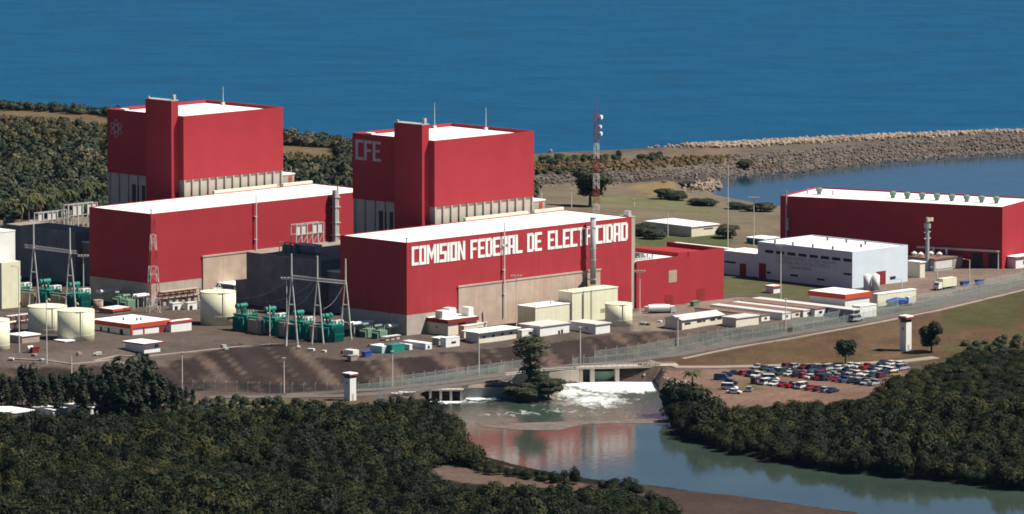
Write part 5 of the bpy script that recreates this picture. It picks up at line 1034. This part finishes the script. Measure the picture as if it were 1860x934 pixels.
# ------------------------------------------------------------------ vegetation
def crown_arrays(n, rx, rz, q, seed, droop=0.0, hull=True, shape='dome'):
    r = np.random.default_rng(seed); V = []; Fc = []; T = []
    d = r.normal(size=(n, 3)); d /= np.linalg.norm(d, axis=1)[:, None]; d[:, 2] = np.where(d[:, 2] < -.35, -d[:, 2], d[:, 2])
    lob = r.normal(size=(9, 3)); lob /= np.linalg.norm(lob, axis=1)[:, None]; lob[:, 2] = np.abs(lob[:, 2])
    bump = 0.72 + 0.34 * np.max(np.clip(d @ lob.T, 0, 1) ** 4, axis=1) + r.normal(size=n) * .07
    if shape == 'cone':
        h = r.random(n) ** .8; a = r.random(n) * 2 * np.pi; rad = (1 - h) ** .8 * (.55 + .45 * r.random(n)) * (1 + .35 * np.sin(3 * a + 9 * h)); c = np.c_[np.cos(a) * rad * rx, np.sin(a) * rad * rx, h * rz]; nrm = np.c_[np.cos(a), np.sin(a), .5 + 0 * a]
    else: c = d * bump[:, None] * np.array([rx, rx, rz]); nrm = d
    nrm = nrm + r.normal(size=(n, 3)) * (.45 if shape == 'cone' else .26); nrm /= np.linalg.norm(nrm, axis=1)[:, None]
    t = np.cross(nrm, r.normal(size=(n, 3))); t /= np.linalg.norm(t, axis=1)[:, None]; b_ = np.cross(nrm, t)
    s = q * (0.6 + .8 * r.random(n))[:, None]; asp = .55 + .35 * r.random(n)[:, None]
    if shape == 'cone': t = np.array([[0, 0, 1.0]]) + r.normal(size=(n, 3)) * .3; asp = asp * .45
    V = np.stack([c - t * s - b_ * s * asp * .3, c - b_ * s * asp, c + t * s, c + b_ * s * asp], 1).reshape(-1, 3)
    Q = np.arange(4 * n).reshape(n, 4); T = np.repeat((r.random(n) - .5) * .5, 4)
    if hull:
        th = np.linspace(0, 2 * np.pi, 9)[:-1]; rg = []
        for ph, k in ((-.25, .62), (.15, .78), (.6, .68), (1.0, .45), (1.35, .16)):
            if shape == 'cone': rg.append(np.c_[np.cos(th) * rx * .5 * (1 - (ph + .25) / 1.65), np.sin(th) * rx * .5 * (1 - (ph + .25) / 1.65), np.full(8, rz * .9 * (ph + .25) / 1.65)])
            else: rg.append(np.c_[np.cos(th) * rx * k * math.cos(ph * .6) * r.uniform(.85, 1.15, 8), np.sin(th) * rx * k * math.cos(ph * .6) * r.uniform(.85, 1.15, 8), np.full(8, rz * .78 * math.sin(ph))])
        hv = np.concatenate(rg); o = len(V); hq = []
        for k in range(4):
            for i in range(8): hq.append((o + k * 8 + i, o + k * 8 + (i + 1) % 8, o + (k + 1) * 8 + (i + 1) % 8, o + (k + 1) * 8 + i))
        hq.append((o + 32, o + 34, o + 36, o + 38)); V = np.concatenate([V, hv]); Q = np.concatenate([Q, np.array(hq)]); T = np.concatenate([T, np.full(len(hv), -.45)])  # hull tinted darkest: shade painted into the gaps between leaves
    return V, Q, T
def instance_mesh(name, protos, P, S, m):   # P n x 3 positions, S n x 2 (horizontal, vertical) scales
    Vs, Qs, Ts = [], [], []; o = 0
    for i in range(len(P)):
        V, Q, T = protos[i % len(protos)]; a = rng.random() * 6.283; ca, sa = math.cos(a), math.sin(a)
        W = np.c_[(V[:, 0] * ca - V[:, 1] * sa) * S[i, 0], (V[:, 0] * sa + V[:, 1] * ca) * S[i, 0], V[:, 2] * S[i, 1]] + P[i]
        Vs.append(W); Qs.append(Q + o); Ts.append(T * .8 + (rng.random() - .5) * .75); o += len(V)
    return fastmesh(name, np.concatenate(Vs), np.concatenate(Qs), [m], {"tint": ('FLOAT', np.concatenate(Ts))})
def protomesh(name, pr, m): V, Q, T = pr; return fastmesh(name, V, Q, [m], {"tint": ('FLOAT', T)})
def scatter(pixpoly, spacing, zoff=0, avoid=()):
    """jittered grid over the ground that shows inside a polygon of the photograph"""
    ring = [G(min(max(p[0], -500), 2400), p[1])[:2] for p in pixpoly]; xs, ys = [p[0] for p in ring], [p[1] for p in ring]
    X, Y = np.meshgrid(np.arange(min(xs), max(xs), spacing), np.arange(min(ys), max(ys), spacing)); Pq = np.c_[X.ravel(), Y.ravel()]; Pq[:, 0] += (rng.random(len(Pq)) - .5) * spacing * .9; Pq[:, 1] += (rng.random(len(Pq)) - .5) * spacing * .9
    Pq = Pq[inpoly(Pq, ring)]
    z = zt(Pq); k = z > .12; Pq, z = Pq[k], z[k]
    return np.c_[Pq, z]
MP = [crown_arrays(420, 3.0, 2.5, .27, 40 + i) for i in range(7)]
SCP = [crown_arrays(150, 2.6, 2.4, .42, 60 + i) for i in range(6)]
left = scatter([(-260, 772), (180, 776), (300, 768), (420, 765), (520, 762), (570, 750), (640, 752), (700, 748), (750, 752), (790, 752), (826, 778), (832, 800), (850, 830), (876, 842), (862, 848), (800, 846), (765, 858), (785, 900), (870, 914), (1000, 916), (1110, 912), (1200, 922), (1215, 945), (1150, 1010), (-260, 1060)], 3.5)
right = scatter([(1221, 752), (1236, 740), (1262, 742), (1300, 752), (1330, 768), (1370, 752), (1450, 745), (1530, 742), (1590, 720), (1640, 696), (1700, 672), (1760, 655), (1850, 648), (2150, 640), (2150, 908), (1860, 890), (1700, 872), (1500, 853), (1400, 835), (1320, 819), (1245, 794), (1224, 776)], 3.5)
bush = np.concatenate([scatter([(850, 845), (960, 862), (1060, 878), (1050, 884), (960, 872), (860, 858)], 2.6), scatter([(1080, 888), (1150, 892), (1170, 902), (1100, 905)], 2.6)])
allm = np.concatenate([left, right, bush]); Sc = np.c_[rng.uniform(.6, 1.3, len(allm)), rng.uniform(.6, 1.3, len(allm))]; big_ = rng.random(len(allm)) < .14; Sc[big_] *= 1.35
nz_ = vnoise(allm[:, :2], 26, 77); Sc[:, 1] *= .6 + .95 * nz_; Sc[:, 0] *= .9 + .25 * nz_
Sc[len(left) + len(right):] *= .55
lowr = projv(allm[:, :2], allm[:, 2]); flat = (lowr[:, 0] > 1340) & (lowr[:, 1] < 765); Sc[flat] *= np.array([.8, .5])
allm[:, 2] += 1.3 * Sc[:, 1] + .2
pp = projv(allm[:, :2], allm[:, 2]); vis = (pp[:, 0] > 5) & (pp[:, 0] < 1855) & (pp[:, 1] < 930)
order = np.argsort(-(pp[:, 1] * vis + Sc[:, 0] * 20 * vis)); ind = order[:290]
mask = np.ones(len(allm), bool); mask[ind] = False
o = bpy.data.objects.new("mangrove_thicket", instance_mesh("mangrove_thicket", MP, allm[mask], Sc[mask], M['mangrove'])); COL.objects.link(o); tag(o, "dark green mangrove thicket covering both banks of the canal", "mangroves", kind='stuff')
pm = [protomesh("mangrove_crown", p, M['mangrove']) for p in MP]
tb = MB(); tb.bar((0, 0, -3.6), (0, 0, .4), .22, 6, .12); tb.bar((0, 0, -2), (1.1, .4, .5), .1, 5, .05); tb.bar((0, 0, -1.6), (-.9, -.6, .6), .1, 5, .05); tmesh = tb.mesh("mangrove_trunk", M['trunk'])
for k, i in enumerate(ind):
    t = thing("mangrove_tree", "dark green mangrove crown in the thicket along the bottom of the photo", "mangrove", tuple(allm[i]), rng.random() * 6.28, "mangroves of the near thicket"); t.scale = (Sc[i, 0], Sc[i, 0], Sc[i, 1])
    c = bpy.data.objects.new("crown", pm[i % 7]); COL.objects.link(c); c.parent = t
    c = bpy.data.objects.new("trunk", tmesh); COL.objects.link(c); c.parent = t
# scrub behind the plant, along the coast and on the banks
def scrubmass(name, label, polys, spacing, smin, smax, m=M['scrub'], protos=SCP, zf=1.0):
    P = np.concatenate([scatter(p, spacing) for p in polys]); S_ = np.c_[rng.uniform(smin, smax, len(P)), rng.uniform(smin, smax, len(P)) * zf]; S_ *= (.75 + .5 * vnoise(P[:, :2], 18, 5))[:, None]
    P[:, 2] += 1.0 * S_[:, 1]; o = bpy.data.objects.new(name, instance_mesh(name, protos, P, S_, m)); COL.objects.link(o); return tag(o, label, name.replace('_', ' '), kind='stuff')
scrubmass("coastal_scrub", "dense grey green scrub between the plant and the sea at the left", [[(-260, 268), (200, 268), (480, 290), (500, 302), (610, 306), (660, 304), (960, 330), (960, 372), (640, 372), (200, 392), (100, 398), (-260, 400)]], 4.6, .7, 2.1)
scrubmass("dune_scrub", "low scrub along the dune crest above the beach", [[(-260, 184), (0, 191), (200, 205), (205, 213), (0, 199), (-260, 193)], [(200, 205), (400, 233), (640, 262), (960, 300), (960, 330), (640, 310), (612, 300), (604, 270), (505, 264), (490, 285), (400, 268), (230, 236), (205, 222)]], 4.0, .6, 1.2)
dg = scatter([(-260, 218), (0, 216), (230, 238), (230, 262), (-260, 258)], 9); 
scrubmass("dune_bushes", "scattered bushes on the dry dune at the far left", [[(-260, 218), (0, 216), (200, 232), (210, 258), (-260, 256)]], 6.5, .3, 1.1)
scrubmass("dry_grass", "tufts of dry tan grass on the dunes and the shore strip", [[(-260, 214), (0, 210), (215, 230), (215, 262), (-260, 260)], [(500, 280), (610, 286), (610, 306), (500, 300)], [(960, 298), (1150, 292), (1340, 283), (1330, 306), (1150, 312), (960, 316)]], 2.6, .18, .40, M['drygrass'])
scrubmass("shore_scrub", "low dark bushes along the shore strip beside the breakwater root", [[(975, 292), (1130, 284), (1120, 296), (975, 302)], [(1160, 286), (1200, 284), (1200, 292), (1160, 293)], [(975, 308), (1040, 308), (1030, 318), (975, 320)]], 4.2, .4, .75)
scrubmass("bank_weeds", "weedy green bushes on the bank between the fence and the thicket", [[(300, 736), (420, 728), (560, 734), (540, 752), (300, 760)], [(690, 728), (760, 728), (765, 738), (700, 736)]], 3.3, .3, .75)
scrubmass("slope_brush", "low dark brush on the brown slope at the right edge", [[(1750, 628), (1860, 612), (2100, 605), (2100, 640), (1760, 648)]], 4, .3, .6)
# single trees
TP = [crown_arrays(420, 2.6, 2.6, .36, 90 + i) for i in range(4)]; TPM = [protomesh("tree_crown", p, M['casuarina']) for p in TP]; TPS = [protomesh("tree_crown", p, M['scrub']) for p in TP]; TPA = [protomesh("tree_crown", crown_arrays(230, 2.6, 2.6, .36, 190 + i, hull=False), M['scrub']) for i in range(4)]
def tree(p, h, r, name, label, cat, group=None, ms=TPM, crowns=None, trunk_h=.35):
    t = thing(name, label, cat, p, rng.random() * 6.28, group)
    mb = MB(); mb.bar((0, 0, -.4), (.1, 0, h * .5), r * .09, 8, r * .05); mb.bar((.1, 0, h * .5), (0, .1, h * .85), r * .05, 6, r * .02)
    for k in range(5): a = k * 1.3; mb.bar((0, 0, h * (.3 + .07 * k)), (math.cos(a) * r * .7, math.sin(a) * r * .7, h * (.5 + .08 * k)), r * .04, 5, r * .015)
    mb.build("trunk", M['trunk'], t)
    cr = crowns or [(0, 0, h * .68, 1, 1)]
    for x, y, z, sx, sz in cr:
        c = bpy.data.objects.new("crown", random.choice(ms)); COL.objects.link(c); c.parent = t; c.location = (x, y, z); c.scale = (sx * r / 2.6, sx * r / 2.6, sz * h * .34 / 2.6); c.rotation_euler = (0, 0, random.random() * 6)
    return t
def lobes(h, r, n, seed):
    rr = random.Random(seed); return [(rr.uniform(-.55, .55) * r, rr.uniform(-.5, .5) * r, h * rr.uniform(.45, .88), rr.uniform(.45, .7), rr.uniform(.45, .75)) for _ in range(n)]
q = G(1536, 662); tree(q, 7.0, 3.2, "broadleaf_tree", "dark round tree standing behind the parked cars", "tree", crowns=lobes(7, 3.2, 7, 1) + [(0, 0, 3.4, .8, .9), (0, 0, 4.6, .95, 1.0)])
q = G(1692, 640); tree(q, 9.0, 3.4, "broadleaf_tree", "dark bushy tree right of the guard tower on the slope", "tree", crowns=lobes(9, 3.4, 9, 2) + [(0, 0, 3, .8, .7), (1, 0, 2.5, .7, .6)])
q = (ic[0] - .8, ic[1] + 8, 1.9); tree(q, 15.0, 8.2, "broadleaf_tree", "tall spreading tree on the islet before the weir", "tree", ms=TPA, crowns=[(-4.4, 0, 11.2, .42, .28), (-2.2, .5, 12.8, .5, .32), (.6, 0, 14.0, .5, .34), (3.0, .6, 12.6, .5, .3), (5.0, 0, 10.6, .42, .22), (-3.4, -.5, 9.6, .36, .2), (2.2, -.5, 10.4, .46, .26), (-.4, 0, 11.0, .46, .3), (.2, 0, 7.6, .34, .34), (.9, 0, 5.6, .4, .34), (-.8, 0, 5.0, .4, .3)])
for i, (dx, dy, h, r, lb) in enumerate(((-4.8, 0, 3.8, 4.0, "low bush at the left end of the islet"), (-.6, -3, 5.4, 4.6, "broad bush at the front of the islet"), (4.4, -1, 7.0, 4.8, "tallest bush at the right end of the islet"), (1, 5, 6.6, 4.4, "bush under the tall islet tree, at the back"))): tree((ic[0] + dx, ic[1] + dy, .8), h * .82, r * .9, "islet_bush", lb, "bush", "bushes on the canal islet", TPS, lobes(h * .9, r, 6, 20 + i) + [(0, 0, h * .32, 1.0, 1.0), (-r * .4, -r * .3, h * .25, .6, .9), (r * .4, -r * .3, h * .25, .6, .9)])
q = G(1072, 376); tree(q, 13.0, 7.0, "broadleaf_tree", "large dark tree beside the communications mast", "tree", crowns=lobes(13, 6.6, 12, 4) + [(-4, 0, 4, .5, .4), (3, 0, 5, .5, .4)], ms=TPS)
for i, (x, y, h, r, lb) in enumerate(((1214, 362, 4.6, 4.4, "rounded bush left of the rock mound on the grass"), (1232, 364, 3.8, 3.4, "bush at the right of the rounded bush on the grass"), (1282, 374, 3.2, 4.6, "flat dark bush in front of the rock mound"), (1262, 372, 2.6, 3.0, "small bush left of the flat dark bush"), (1340, 380, 2.6, 3.6, "low bush on the lagoon bank right of the thin tall pole"), (1388, 384, 3.8, 4.4, "dark bush on the lagoon bank beside the warehouse"), (1362, 384, 2.6, 3.0, "small bush between the two lagoon bank bushes"), (1250, 340, 2.6, 3.2, "bush at the left of the rock mound"), (1166, 428, 4.8, 4.6, "dark bush against the left end of the white storehouse"), (1188, 434, 3.6, 4.0, "dark bush in front of the white storehouse"), (1318, 432, 4.8, 3.8, "bare twiggy bush right of the white storehouse"), (1352, 302, 3.0, 3.2, "green bush at the lagoon side of the breakwater root"))): tree(G(x, y), h, r, "shore_bush", lb, "bush", "bushes behind the plant", TPS, lobes(h * .85, r, 5, 40 + i) + [(0, 0, h * .35, .95, 1.3), (-r * .45, 0, h * .25, .6, .9), (r * .45, 0, h * .25, .6, .9)])
# casuarinas at the left
def plume(seed):
    r = np.random.default_rng(seed); Vs, Qs, Ts, o = [], [], [], 0
    for k in range(9):
        V, Q, T = crown_arrays(70, r.uniform(.7, 1.15), r.uniform(1.6, 2.8), .34, seed * 31 + k, hull=False, shape='dome')
        hz = 1.0 + 7.2 * k / 9 + r.uniform(-.4, .4); rad = 1.9 * (1 - k / 9.5) * r.uniform(.3, 1); a = r.uniform(0, 6.28)
        V = V + np.array([math.cos(a) * rad, math.sin(a) * rad, hz]); Vs.append(V); Qs.append(Q + o); Ts.append(T - .1); o += len(V)
    return np.concatenate(Vs), np.concatenate(Qs), np.concatenate(Ts)
CN = [plume(120 + i) for i in range(5)]; CNM = [protomesh("casuarina_crown", p, M['casuarina']) for p in CN]
cas = [(-30, 752), (8, 748), (30, 756), (52, 745), (66, 752), (84, 748), (104, 756), (122, 744), (136, 750), (150, 758), (170, 748), (186, 762), (196, 744), (210, 768), (216, 752), (226, 772), (240, 746), (246, 768), (258, 756), (276, 748), (292, 756), (318, 748), (338, 738), (20, 738), (96, 736), (150, 736), (226, 738), (262, 736), (-10, 742), (40, 736), (60, 738), (76, 742), (112, 734), (130, 738), (166, 738), (180, 742), (206, 742), (232, 756), (248, 742), (270, 764), (286, 742), (300, 742), (312, 740), (328, 746), (350, 742), (204, 758), (236, 764)]
for i, (x, y) in enumerate(cas):
    q = G(x, y); big = 1.05 if not (185 < x < 285) else 1.35
    t = thing("casuarina_tree", "dark feathery casuarina in the tree belt at the left, below the yellow tanks", "casuarina", q, random.random() * 6, "casuarinas at the left"); sc_ = random.uniform(.75, 1.15) * big * (.6 if x > 300 else 1)
    MB().bar((0, 0, -.3), (0, 0, 7 * sc_), .2, 6, .06).build("trunk", M['trunk'], t)
    c = bpy.data.objects.new("crown", CNM[i % 4]); COL.objects.link(c); c.parent = t; c.location = (0, 0, .8); c.scale = (sc_ * 1.25, sc_ * 1.25, sc_)
# palms
def palm_proto(seed):
    r = random.Random(seed); mt = MB(); h = 6.5; mt.bar((0, 0, -.3), (.25, 0, h * .5), .24, 7, .19); mt.bar((.25, 0, h * .5), (.4, 0, h), .19, 7, .15); fr_ = MB(); dead = MB()
    for k in range(26):
        a = k * 2.4 + r.random() * .4; up = r.uniform(-.3, 1.0); L_ = r.uniform(1.9, 2.7); prev = None; tgt = dead if up < -.15 else fr_
        for s in range(6):
            f = s / 5; rad = L_ * f * (1 - .12 * f * max(0, up)); z = h + up * L_ * .8 * f - 1.5 * f * f * L_ * .62; w_ = .30 * math.sin(math.pi * min(.97, f * .85 + .12))
            cur = ((.4 + math.cos(a) * rad - math.sin(a) * w_, math.sin(a) * rad + math.cos(a) * w_, z - .12), (.4 + math.cos(a) * rad, math.sin(a) * rad, z), (.4 + math.cos(a) * rad + math.sin(a) * w_, math.sin(a) * rad - math.cos(a) * w_, z - .12))
            if prev: tgt.add([*prev, *cur], [(0, 1, 4, 3), (1, 2, 5, 4)])
            prev = cur
    return mt.mesh("palm_trunk", M['palmtrunk']), fr_.mesh("palm_fronds", M['palm']), dead.mesh("palm_dead_fronds", M['drygrass'])
PPM = [palm_proto(i) for i in range(3)]
def palm(p, s, label, group="palms at the far left", sz=None):
    t = thing("palm_tree", label, "palm", p, random.random() * 6, group); t.scale = (s, s, sz or s)
    for nme, me in zip(("trunk", "fronds", "dead_fronds"), random.choice(PPM)): c = bpy.data.objects.new(nme, me); COL.objects.link(c); c.parent = t
palm(G(1258, 716), 1.4, "tallest palm on the bank right of the weir", "palms on the bank right of the weir", 1.0); palm(G(1285, 722), .95, "short palm leaning over the thicket right of the tallest bank palm", "palms on the bank right of the weir", .42); palm(G(1240, 722), .9, "short palm left of the tallest bank palm", "palms on the bank right of the weir", .5)
for i, (x, y) in enumerate([(8, 408), (22, 398), (40, 410), (52, 402), (64, 396), (74, 400), (92, 392), (100, 388), (112, 384), (126, 390), (138, 384), (150, 380), (160, 384), (176, 378), (186, 376), (30, 385), (60, 380), (155, 365), (84, 376), (4, 388)]): palm(G(x, y), random.uniform(.95, 1.3), "coconut palm among the scrub behind the steel frames at the far left")

# ------------------------------------------------------------------ vehicles
def car_proto(kind):
    L_, W_, Hh = {'sedan': (4.4, 1.75, 1.42), 'hatchback': (3.8, 1.68, 1.5), 'pickup': (5.1, 1.85, 1.72), 'van': (4.8, 1.9, 2.0)}[kind]
    hl = L_ / 2; bh = .86 if kind != 'van' else 1.05
    prof = [(-hl, .35), (-hl + .08, bh * .92), (-hl + .9, bh), (hl - 1.1, bh), (hl - .1, bh * .8), (hl, .4)]
    body = MB(); body.loft([[(x, s * W_ / 2 * k, z) for x, z in prof] for s, k in ((-1, .94), (-1, 1.0), (1, 1.0), (1, .94))] if False else [[(x, -W_ / 2, z) for x, z in prof], [(x, W_ / 2, z) for x, z in prof]])
    cab = {'sedan': (-hl + .75, -hl + 1.3, .35, 1.15), 'hatchback': (-hl + .1, -hl + .5, .5, 1.2), 'pickup': (-.55, -.3, .9, 1.5), 'van': (-hl + .05, -hl + .2, hl - 1.5, hl - .75)}[kind]
    x0, x1, x2, x3 = cab; wi = .16; gl = MB()
    gl.add([(x0, -W_ / 2 + .06, bh), (x3, -W_ / 2 + .06, bh), (x3, W_ / 2 - .06, bh), (x0, W_ / 2 - .06, bh), (x1, -W_ / 2 + wi, Hh - .06), (x2, -W_ / 2 + wi, Hh - .06), (x2, W_ / 2 - wi, Hh - .06), (x1, W_ / 2 - wi, Hh - .06)], [(0, 1, 5, 4), (1, 2, 6, 5), (2, 3, 7, 6), (3, 0, 4, 7)])
    rf = MB(); rf.box(x1 - .05, x2 + .05, -W_ / 2 + wi - .03, W_ / 2 - wi + .03, Hh - .06, Hh)
    for sx in (x1 + (x2 - x1) * .5,):
        for s in (-1, 1): rf.bar((sx, s * (W_ / 2 - .05), bh), (sx, s * (W_ / 2 - wi + .01), Hh - .03), .05)
    if kind == 'pickup': rf.box(-hl + .05, -.7, -W_ / 2 + .02, -W_ / 2 + .12, bh, bh + .28); rf.box(-hl + .05, -.7, W_ / 2 - .12, W_ / 2 - .02, bh, bh + .28); rf.box(-hl + .02, -hl + .12, -W_ / 2 + .13, W_ / 2 - .13, bh * .9, bh + .28)
    wm = MB(); wm.bar((0, -.1, 0), (0, .1, 0), .31, 12)
    hd = MB(); hd.box(hl - .06, hl + .02, -.14, .14, .55, .68)
    return dict(body=body, glass=gl.mesh("car_windows", M['glass']), roof=rf, wheel=wm.mesh("car_wheel", M['rubber']), head=hd.mesh("car_headlight", M['steel']), L=L_, W=W_)
CP_cars = {k: car_proto(k) for k in ('sedan', 'hatchback', 'pickup', 'van')}; CACHE = {}
def car(p, rot, kind, colour, label, group):
    c = CP_cars[kind]; key = (kind, colour)
    if key not in CACHE: CACHE[key] = (c['body'].mesh("car_body", M['car_' + colour]), c['roof'].mesh("car_roof", M['car_' + colour]))
    t = thing("parked_car", label, "pickup" if kind == 'pickup' else "car", p, rot, group)
    def ch(nm, me, loc=(0, 0, 0), par=None): o = bpy.data.objects.new(nm, me); COL.objects.link(o); o.parent = par or t; o.location = loc; return o
    ch("body", CACHE[key][0]); ch("roof", CACHE[key][1]); ch("windows", c['glass'])
    for sx in (-1, 1):
        for s in (-1, 1): ch("wheel", c['wheel'], (sx * c['L'] * .31, s * (c['W'] / 2 - .09), .31))
    for s in (-1, 1): ch("headlight", c['head'], (0, s * (c['W'] / 2 - .3), 0))
    return t
CCH = ['white'] * 13 + ['maroon'] * 4 + ['red'] * 3 + ['dark blue'] * 4 + ['black'] * 3 + ['teal'] * 2 + ['silver'] * 5 + ['blue'] * 1 + ['green']
rows = [("left part of the car park back row", (1376, 670), (1470, 684), 8), ("middle part of the car park back row", (1478, 683), (1575, 697), 8), ("short second row at the car park left", (1352, 681), (1390, 687), 4), ("left half of the car row nearest the thicket", (1378, 697), (1438, 703), 5), ("right half of the car row nearest the thicket", (1446, 704), (1512, 713), 6), ("left half of the middle car park row", (1420, 681), (1500, 691), 7), ("right half of the middle car park row", (1508, 691), (1588, 700), 7), ("roadside car row left of the round tree", (1430, 668), (1520, 673), 7), ("roadside car row right of the round tree", (1546, 667), (1614, 674), 6), ("car row just in front of the round tree", (1520, 678), (1600, 686), 7), ("car row at the far right end", (1590, 683), (1638, 672), 4), ("upper right car cluster below the guard tower", (1604, 662), (1636, 665), 3)]
ordn = ["first", "second", "third", "fourth", "fifth", "sixth", "seventh", "eighth"]
for nm_, a, b_, n__ in rows:
    for i in range(n__):
        f = i / max(1, n__ - 1); x, y = a[0] + (b_[0] - a[0]) * f, a[1] + (b_[1] - a[1]) * f
        kd = random.choice(['sedan', 'sedan', 'sedan', 'hatchback', 'hatchback', 'pickup', 'van']); co = random.choice(CCH)
        car(G(x + random.uniform(-1, 1), y + random.uniform(-.4, .4)), R_(TH + 2 + random.uniform(-4, 4)) + (math.pi if random.random() < .25 else 0), kd, co, "%s %s, %s in the %s" % (co, kd, ordn[i], nm_), "cars in the dirt car park")
for x, y, kd, co, ro, lb in ((1312, 691, 'van', 'blue', -20, "blue van at the left edge of the dirt car park"), (1328, 698, 'sedan', 'black', -25, "black sedan left of the weedy patch in the car park"), (1318, 684, 'sedan', 'dark blue', 10, "dark blue sedan behind the blue van"), (1334, 681, 'sedan', 'dark blue', 10, "dark blue sedan right of the one behind the blue van"), (1325, 708, 'van', 'white', -20, "white van, farther of the two white vehicles nearest the bank palms"), (1333, 715, 'sedan', 'white', -18, "white sedan, nearer of the two white vehicles nearest the bank palms"), (1361, 711, 'hatchback', 'silver', 80, "silver hatchback alone on the near side of the weedy patch"), (1400, 692, 'van', 'white', -12, "long white van with dark side windows behind the front row"), (1392, 699, 'pickup', 'white', -10, "white pickup at the left end of the front row"), (1625, 683, 'hatchback', 'yellow', 20, "yellow hatchback at the right end of the dirt car park")): car(G(x, y), R_(ro), kd, co, lb, "cars in the dirt car park")
for x, y, kd, co, lb in ((8, 417, 'sedan', 'black', "black car left of the dark teal car behind the white hall"), (18, 410, 'van', 'teal', "teal van under the palms at the far left"), (50, 412, 'sedan', 'dark blue', "dark blue car under the palms left of the steel frame"), (58, 408, 'sedan', 'white', "white car under the palms left of the steel frame")): car(at(x, y, PLAT), R_(10), kd, co, lb, "cars behind the far left buildings")
def truck(p, rot, label, cat, name, bodyf, mcab='white'):
    t = thing(name, label, cat, p, rot)
    mb = MB(); mb.loft([[(3.0, s * 1.15, .7), (3.0, s * 1.15, 2.7), (4.2, s * 1.15, 2.7), (4.75, s * 1.15, 1.8), (4.9, s * 1.15, .7)] for s in (-1, 1)]); mb.build("cab", M[mcab], t)
    MB().add([(4.25, -1.0, 2.6), (4.25, 1.0, 2.6), (4.74, 1.0, 1.85), (4.74, -1.0, 1.85)], [(0, 1, 2, 3)]).build("windscreen", M['glass'], t)
    mb = MB(); mb.box(-3.8, 3.0, -.5, .5, .65, .95); mb.build("chassis", M['dark'], t); bodyf(t)
    for x in (-3.0, -1.9, 3.8):
        for s in (-1, 1): MB().bar((x, s * .8, .5), (x, s * 1.15, .5), .5, 12).build("wheel", M['rubber'], t)
    return t
def tankbody(t): mb = MB(); mb.bar((-3.8, 0, 2.05), (2.8, 0, 2.05), 1.12, 16); mb.box(-2.5, 1.5, -.3, .3, 3.05, 3.3); mb.build("tank", M['white'], t)
truck(at(1200, 572, PLAT), R_(TH - 38), "white tanker truck parked in front of the red annex", "tanker truck", "tanker_truck", tankbody)
def boxbody(t): MB().box(-3.8, 2.8, -1.2, 1.2, 1.0, 3.7).build("cargo_box", M['yellow'], t)
truck(at(1718, 526, PLAT), R_(TH + 180), "pale yellow box truck beside the fence at the right", "truck", "box_truck", boxbody)
def tarpb(t): mb = MB(); mb.loft([[(x, -1.3, 1.0), (x, -1.3, z - .6), (x, 0, z), (x, 1.3, z - .6), (x, 1.3, 1.0)] for x, z in ((-3.8, 2.2), (-1, 2.8), (2.8, 2.3))]); mb.build("tarpaulin", M['blue'], t)
truck(at(1632, 556, PLAT), R_(TH - 20), "truck with a blue tarpaulin in front of the pale yellow store", "truck", "covered_truck", tarpb)
car(at(1555, 583, PLAT), R_(TH), 'van', 'silver', "silver van at the right end of the longest barrack", "cars inside the fence")
for i, (x, y, m_, lb) in enumerate(((1752, 520, 'blue', "blue skip right of the yellow box truck"), (1779, 517, 'blue', "round blue bin near the outer lamp post"), (666, 648, 'blue', "blue drum pile left of the aqua cabin"), (62, 640, 'reddark', "red cabinet before the brown walled pump house"), (640, 655, 'beige', "tan crate left of the small white container"), (1180, 566, 'white', "small white cabinet left of the white tanker"), (1262, 556, 'greensage', "sage green drum at the annex wall"))):
    t = thing("skip" if i == 0 else "cabinet", lb, "container", G(x, y), R_(TH)); MB().loft([[(-1.2, -.7, 0), (-1.4, -.9, 1.5), (1.4, -.9, 1.5), (1.2, -.7, 0)], [(-1.2, .7, 0), (-1.4, .9, 1.5), (1.4, .9, 1.5), (1.2, .7, 0)]]).build("bin", M[m_], t); MB().box(-1.5, 1.5, -1.0, 1.0, 1.503, 1.6).build("rim", M[m_], t)
t = thing("water_tank", "small white horizontal tank beside the red cabinet at the pump house", "tank", G(54, 640), R_(TH)); MB().bar((-1, 0, 1.2), (1, 0, 1.2), .7, 14).build("shell", M['white'], t); MB().box(-.9, .9, -.3, .3, 0, .55).build("leg", M['white'], t)

# ------------------------------------------------------------------ thin sea haze
hm = bpy.data.materials.new("haze_air"); hm.use_nodes = True; n = hm.node_tree; n.nodes.remove(n.nodes["Principled BSDF"])
pv = n.nodes.new("ShaderNodeVolumePrincipled"); pv.inputs["Color"].default_value = (.36, .66, 1, 1); pv.inputs["Density"].default_value = 0.0000045; pv.inputs["Anisotropy"].default_value = 0.0
n.links.new(pv.outputs[0], n.nodes["Material Output"].inputs["Volume"])
hz = MB().box(-30500, 30500, -200, 60500, -4, 276).build("haze", hm); tag(hz, kind='stuff')
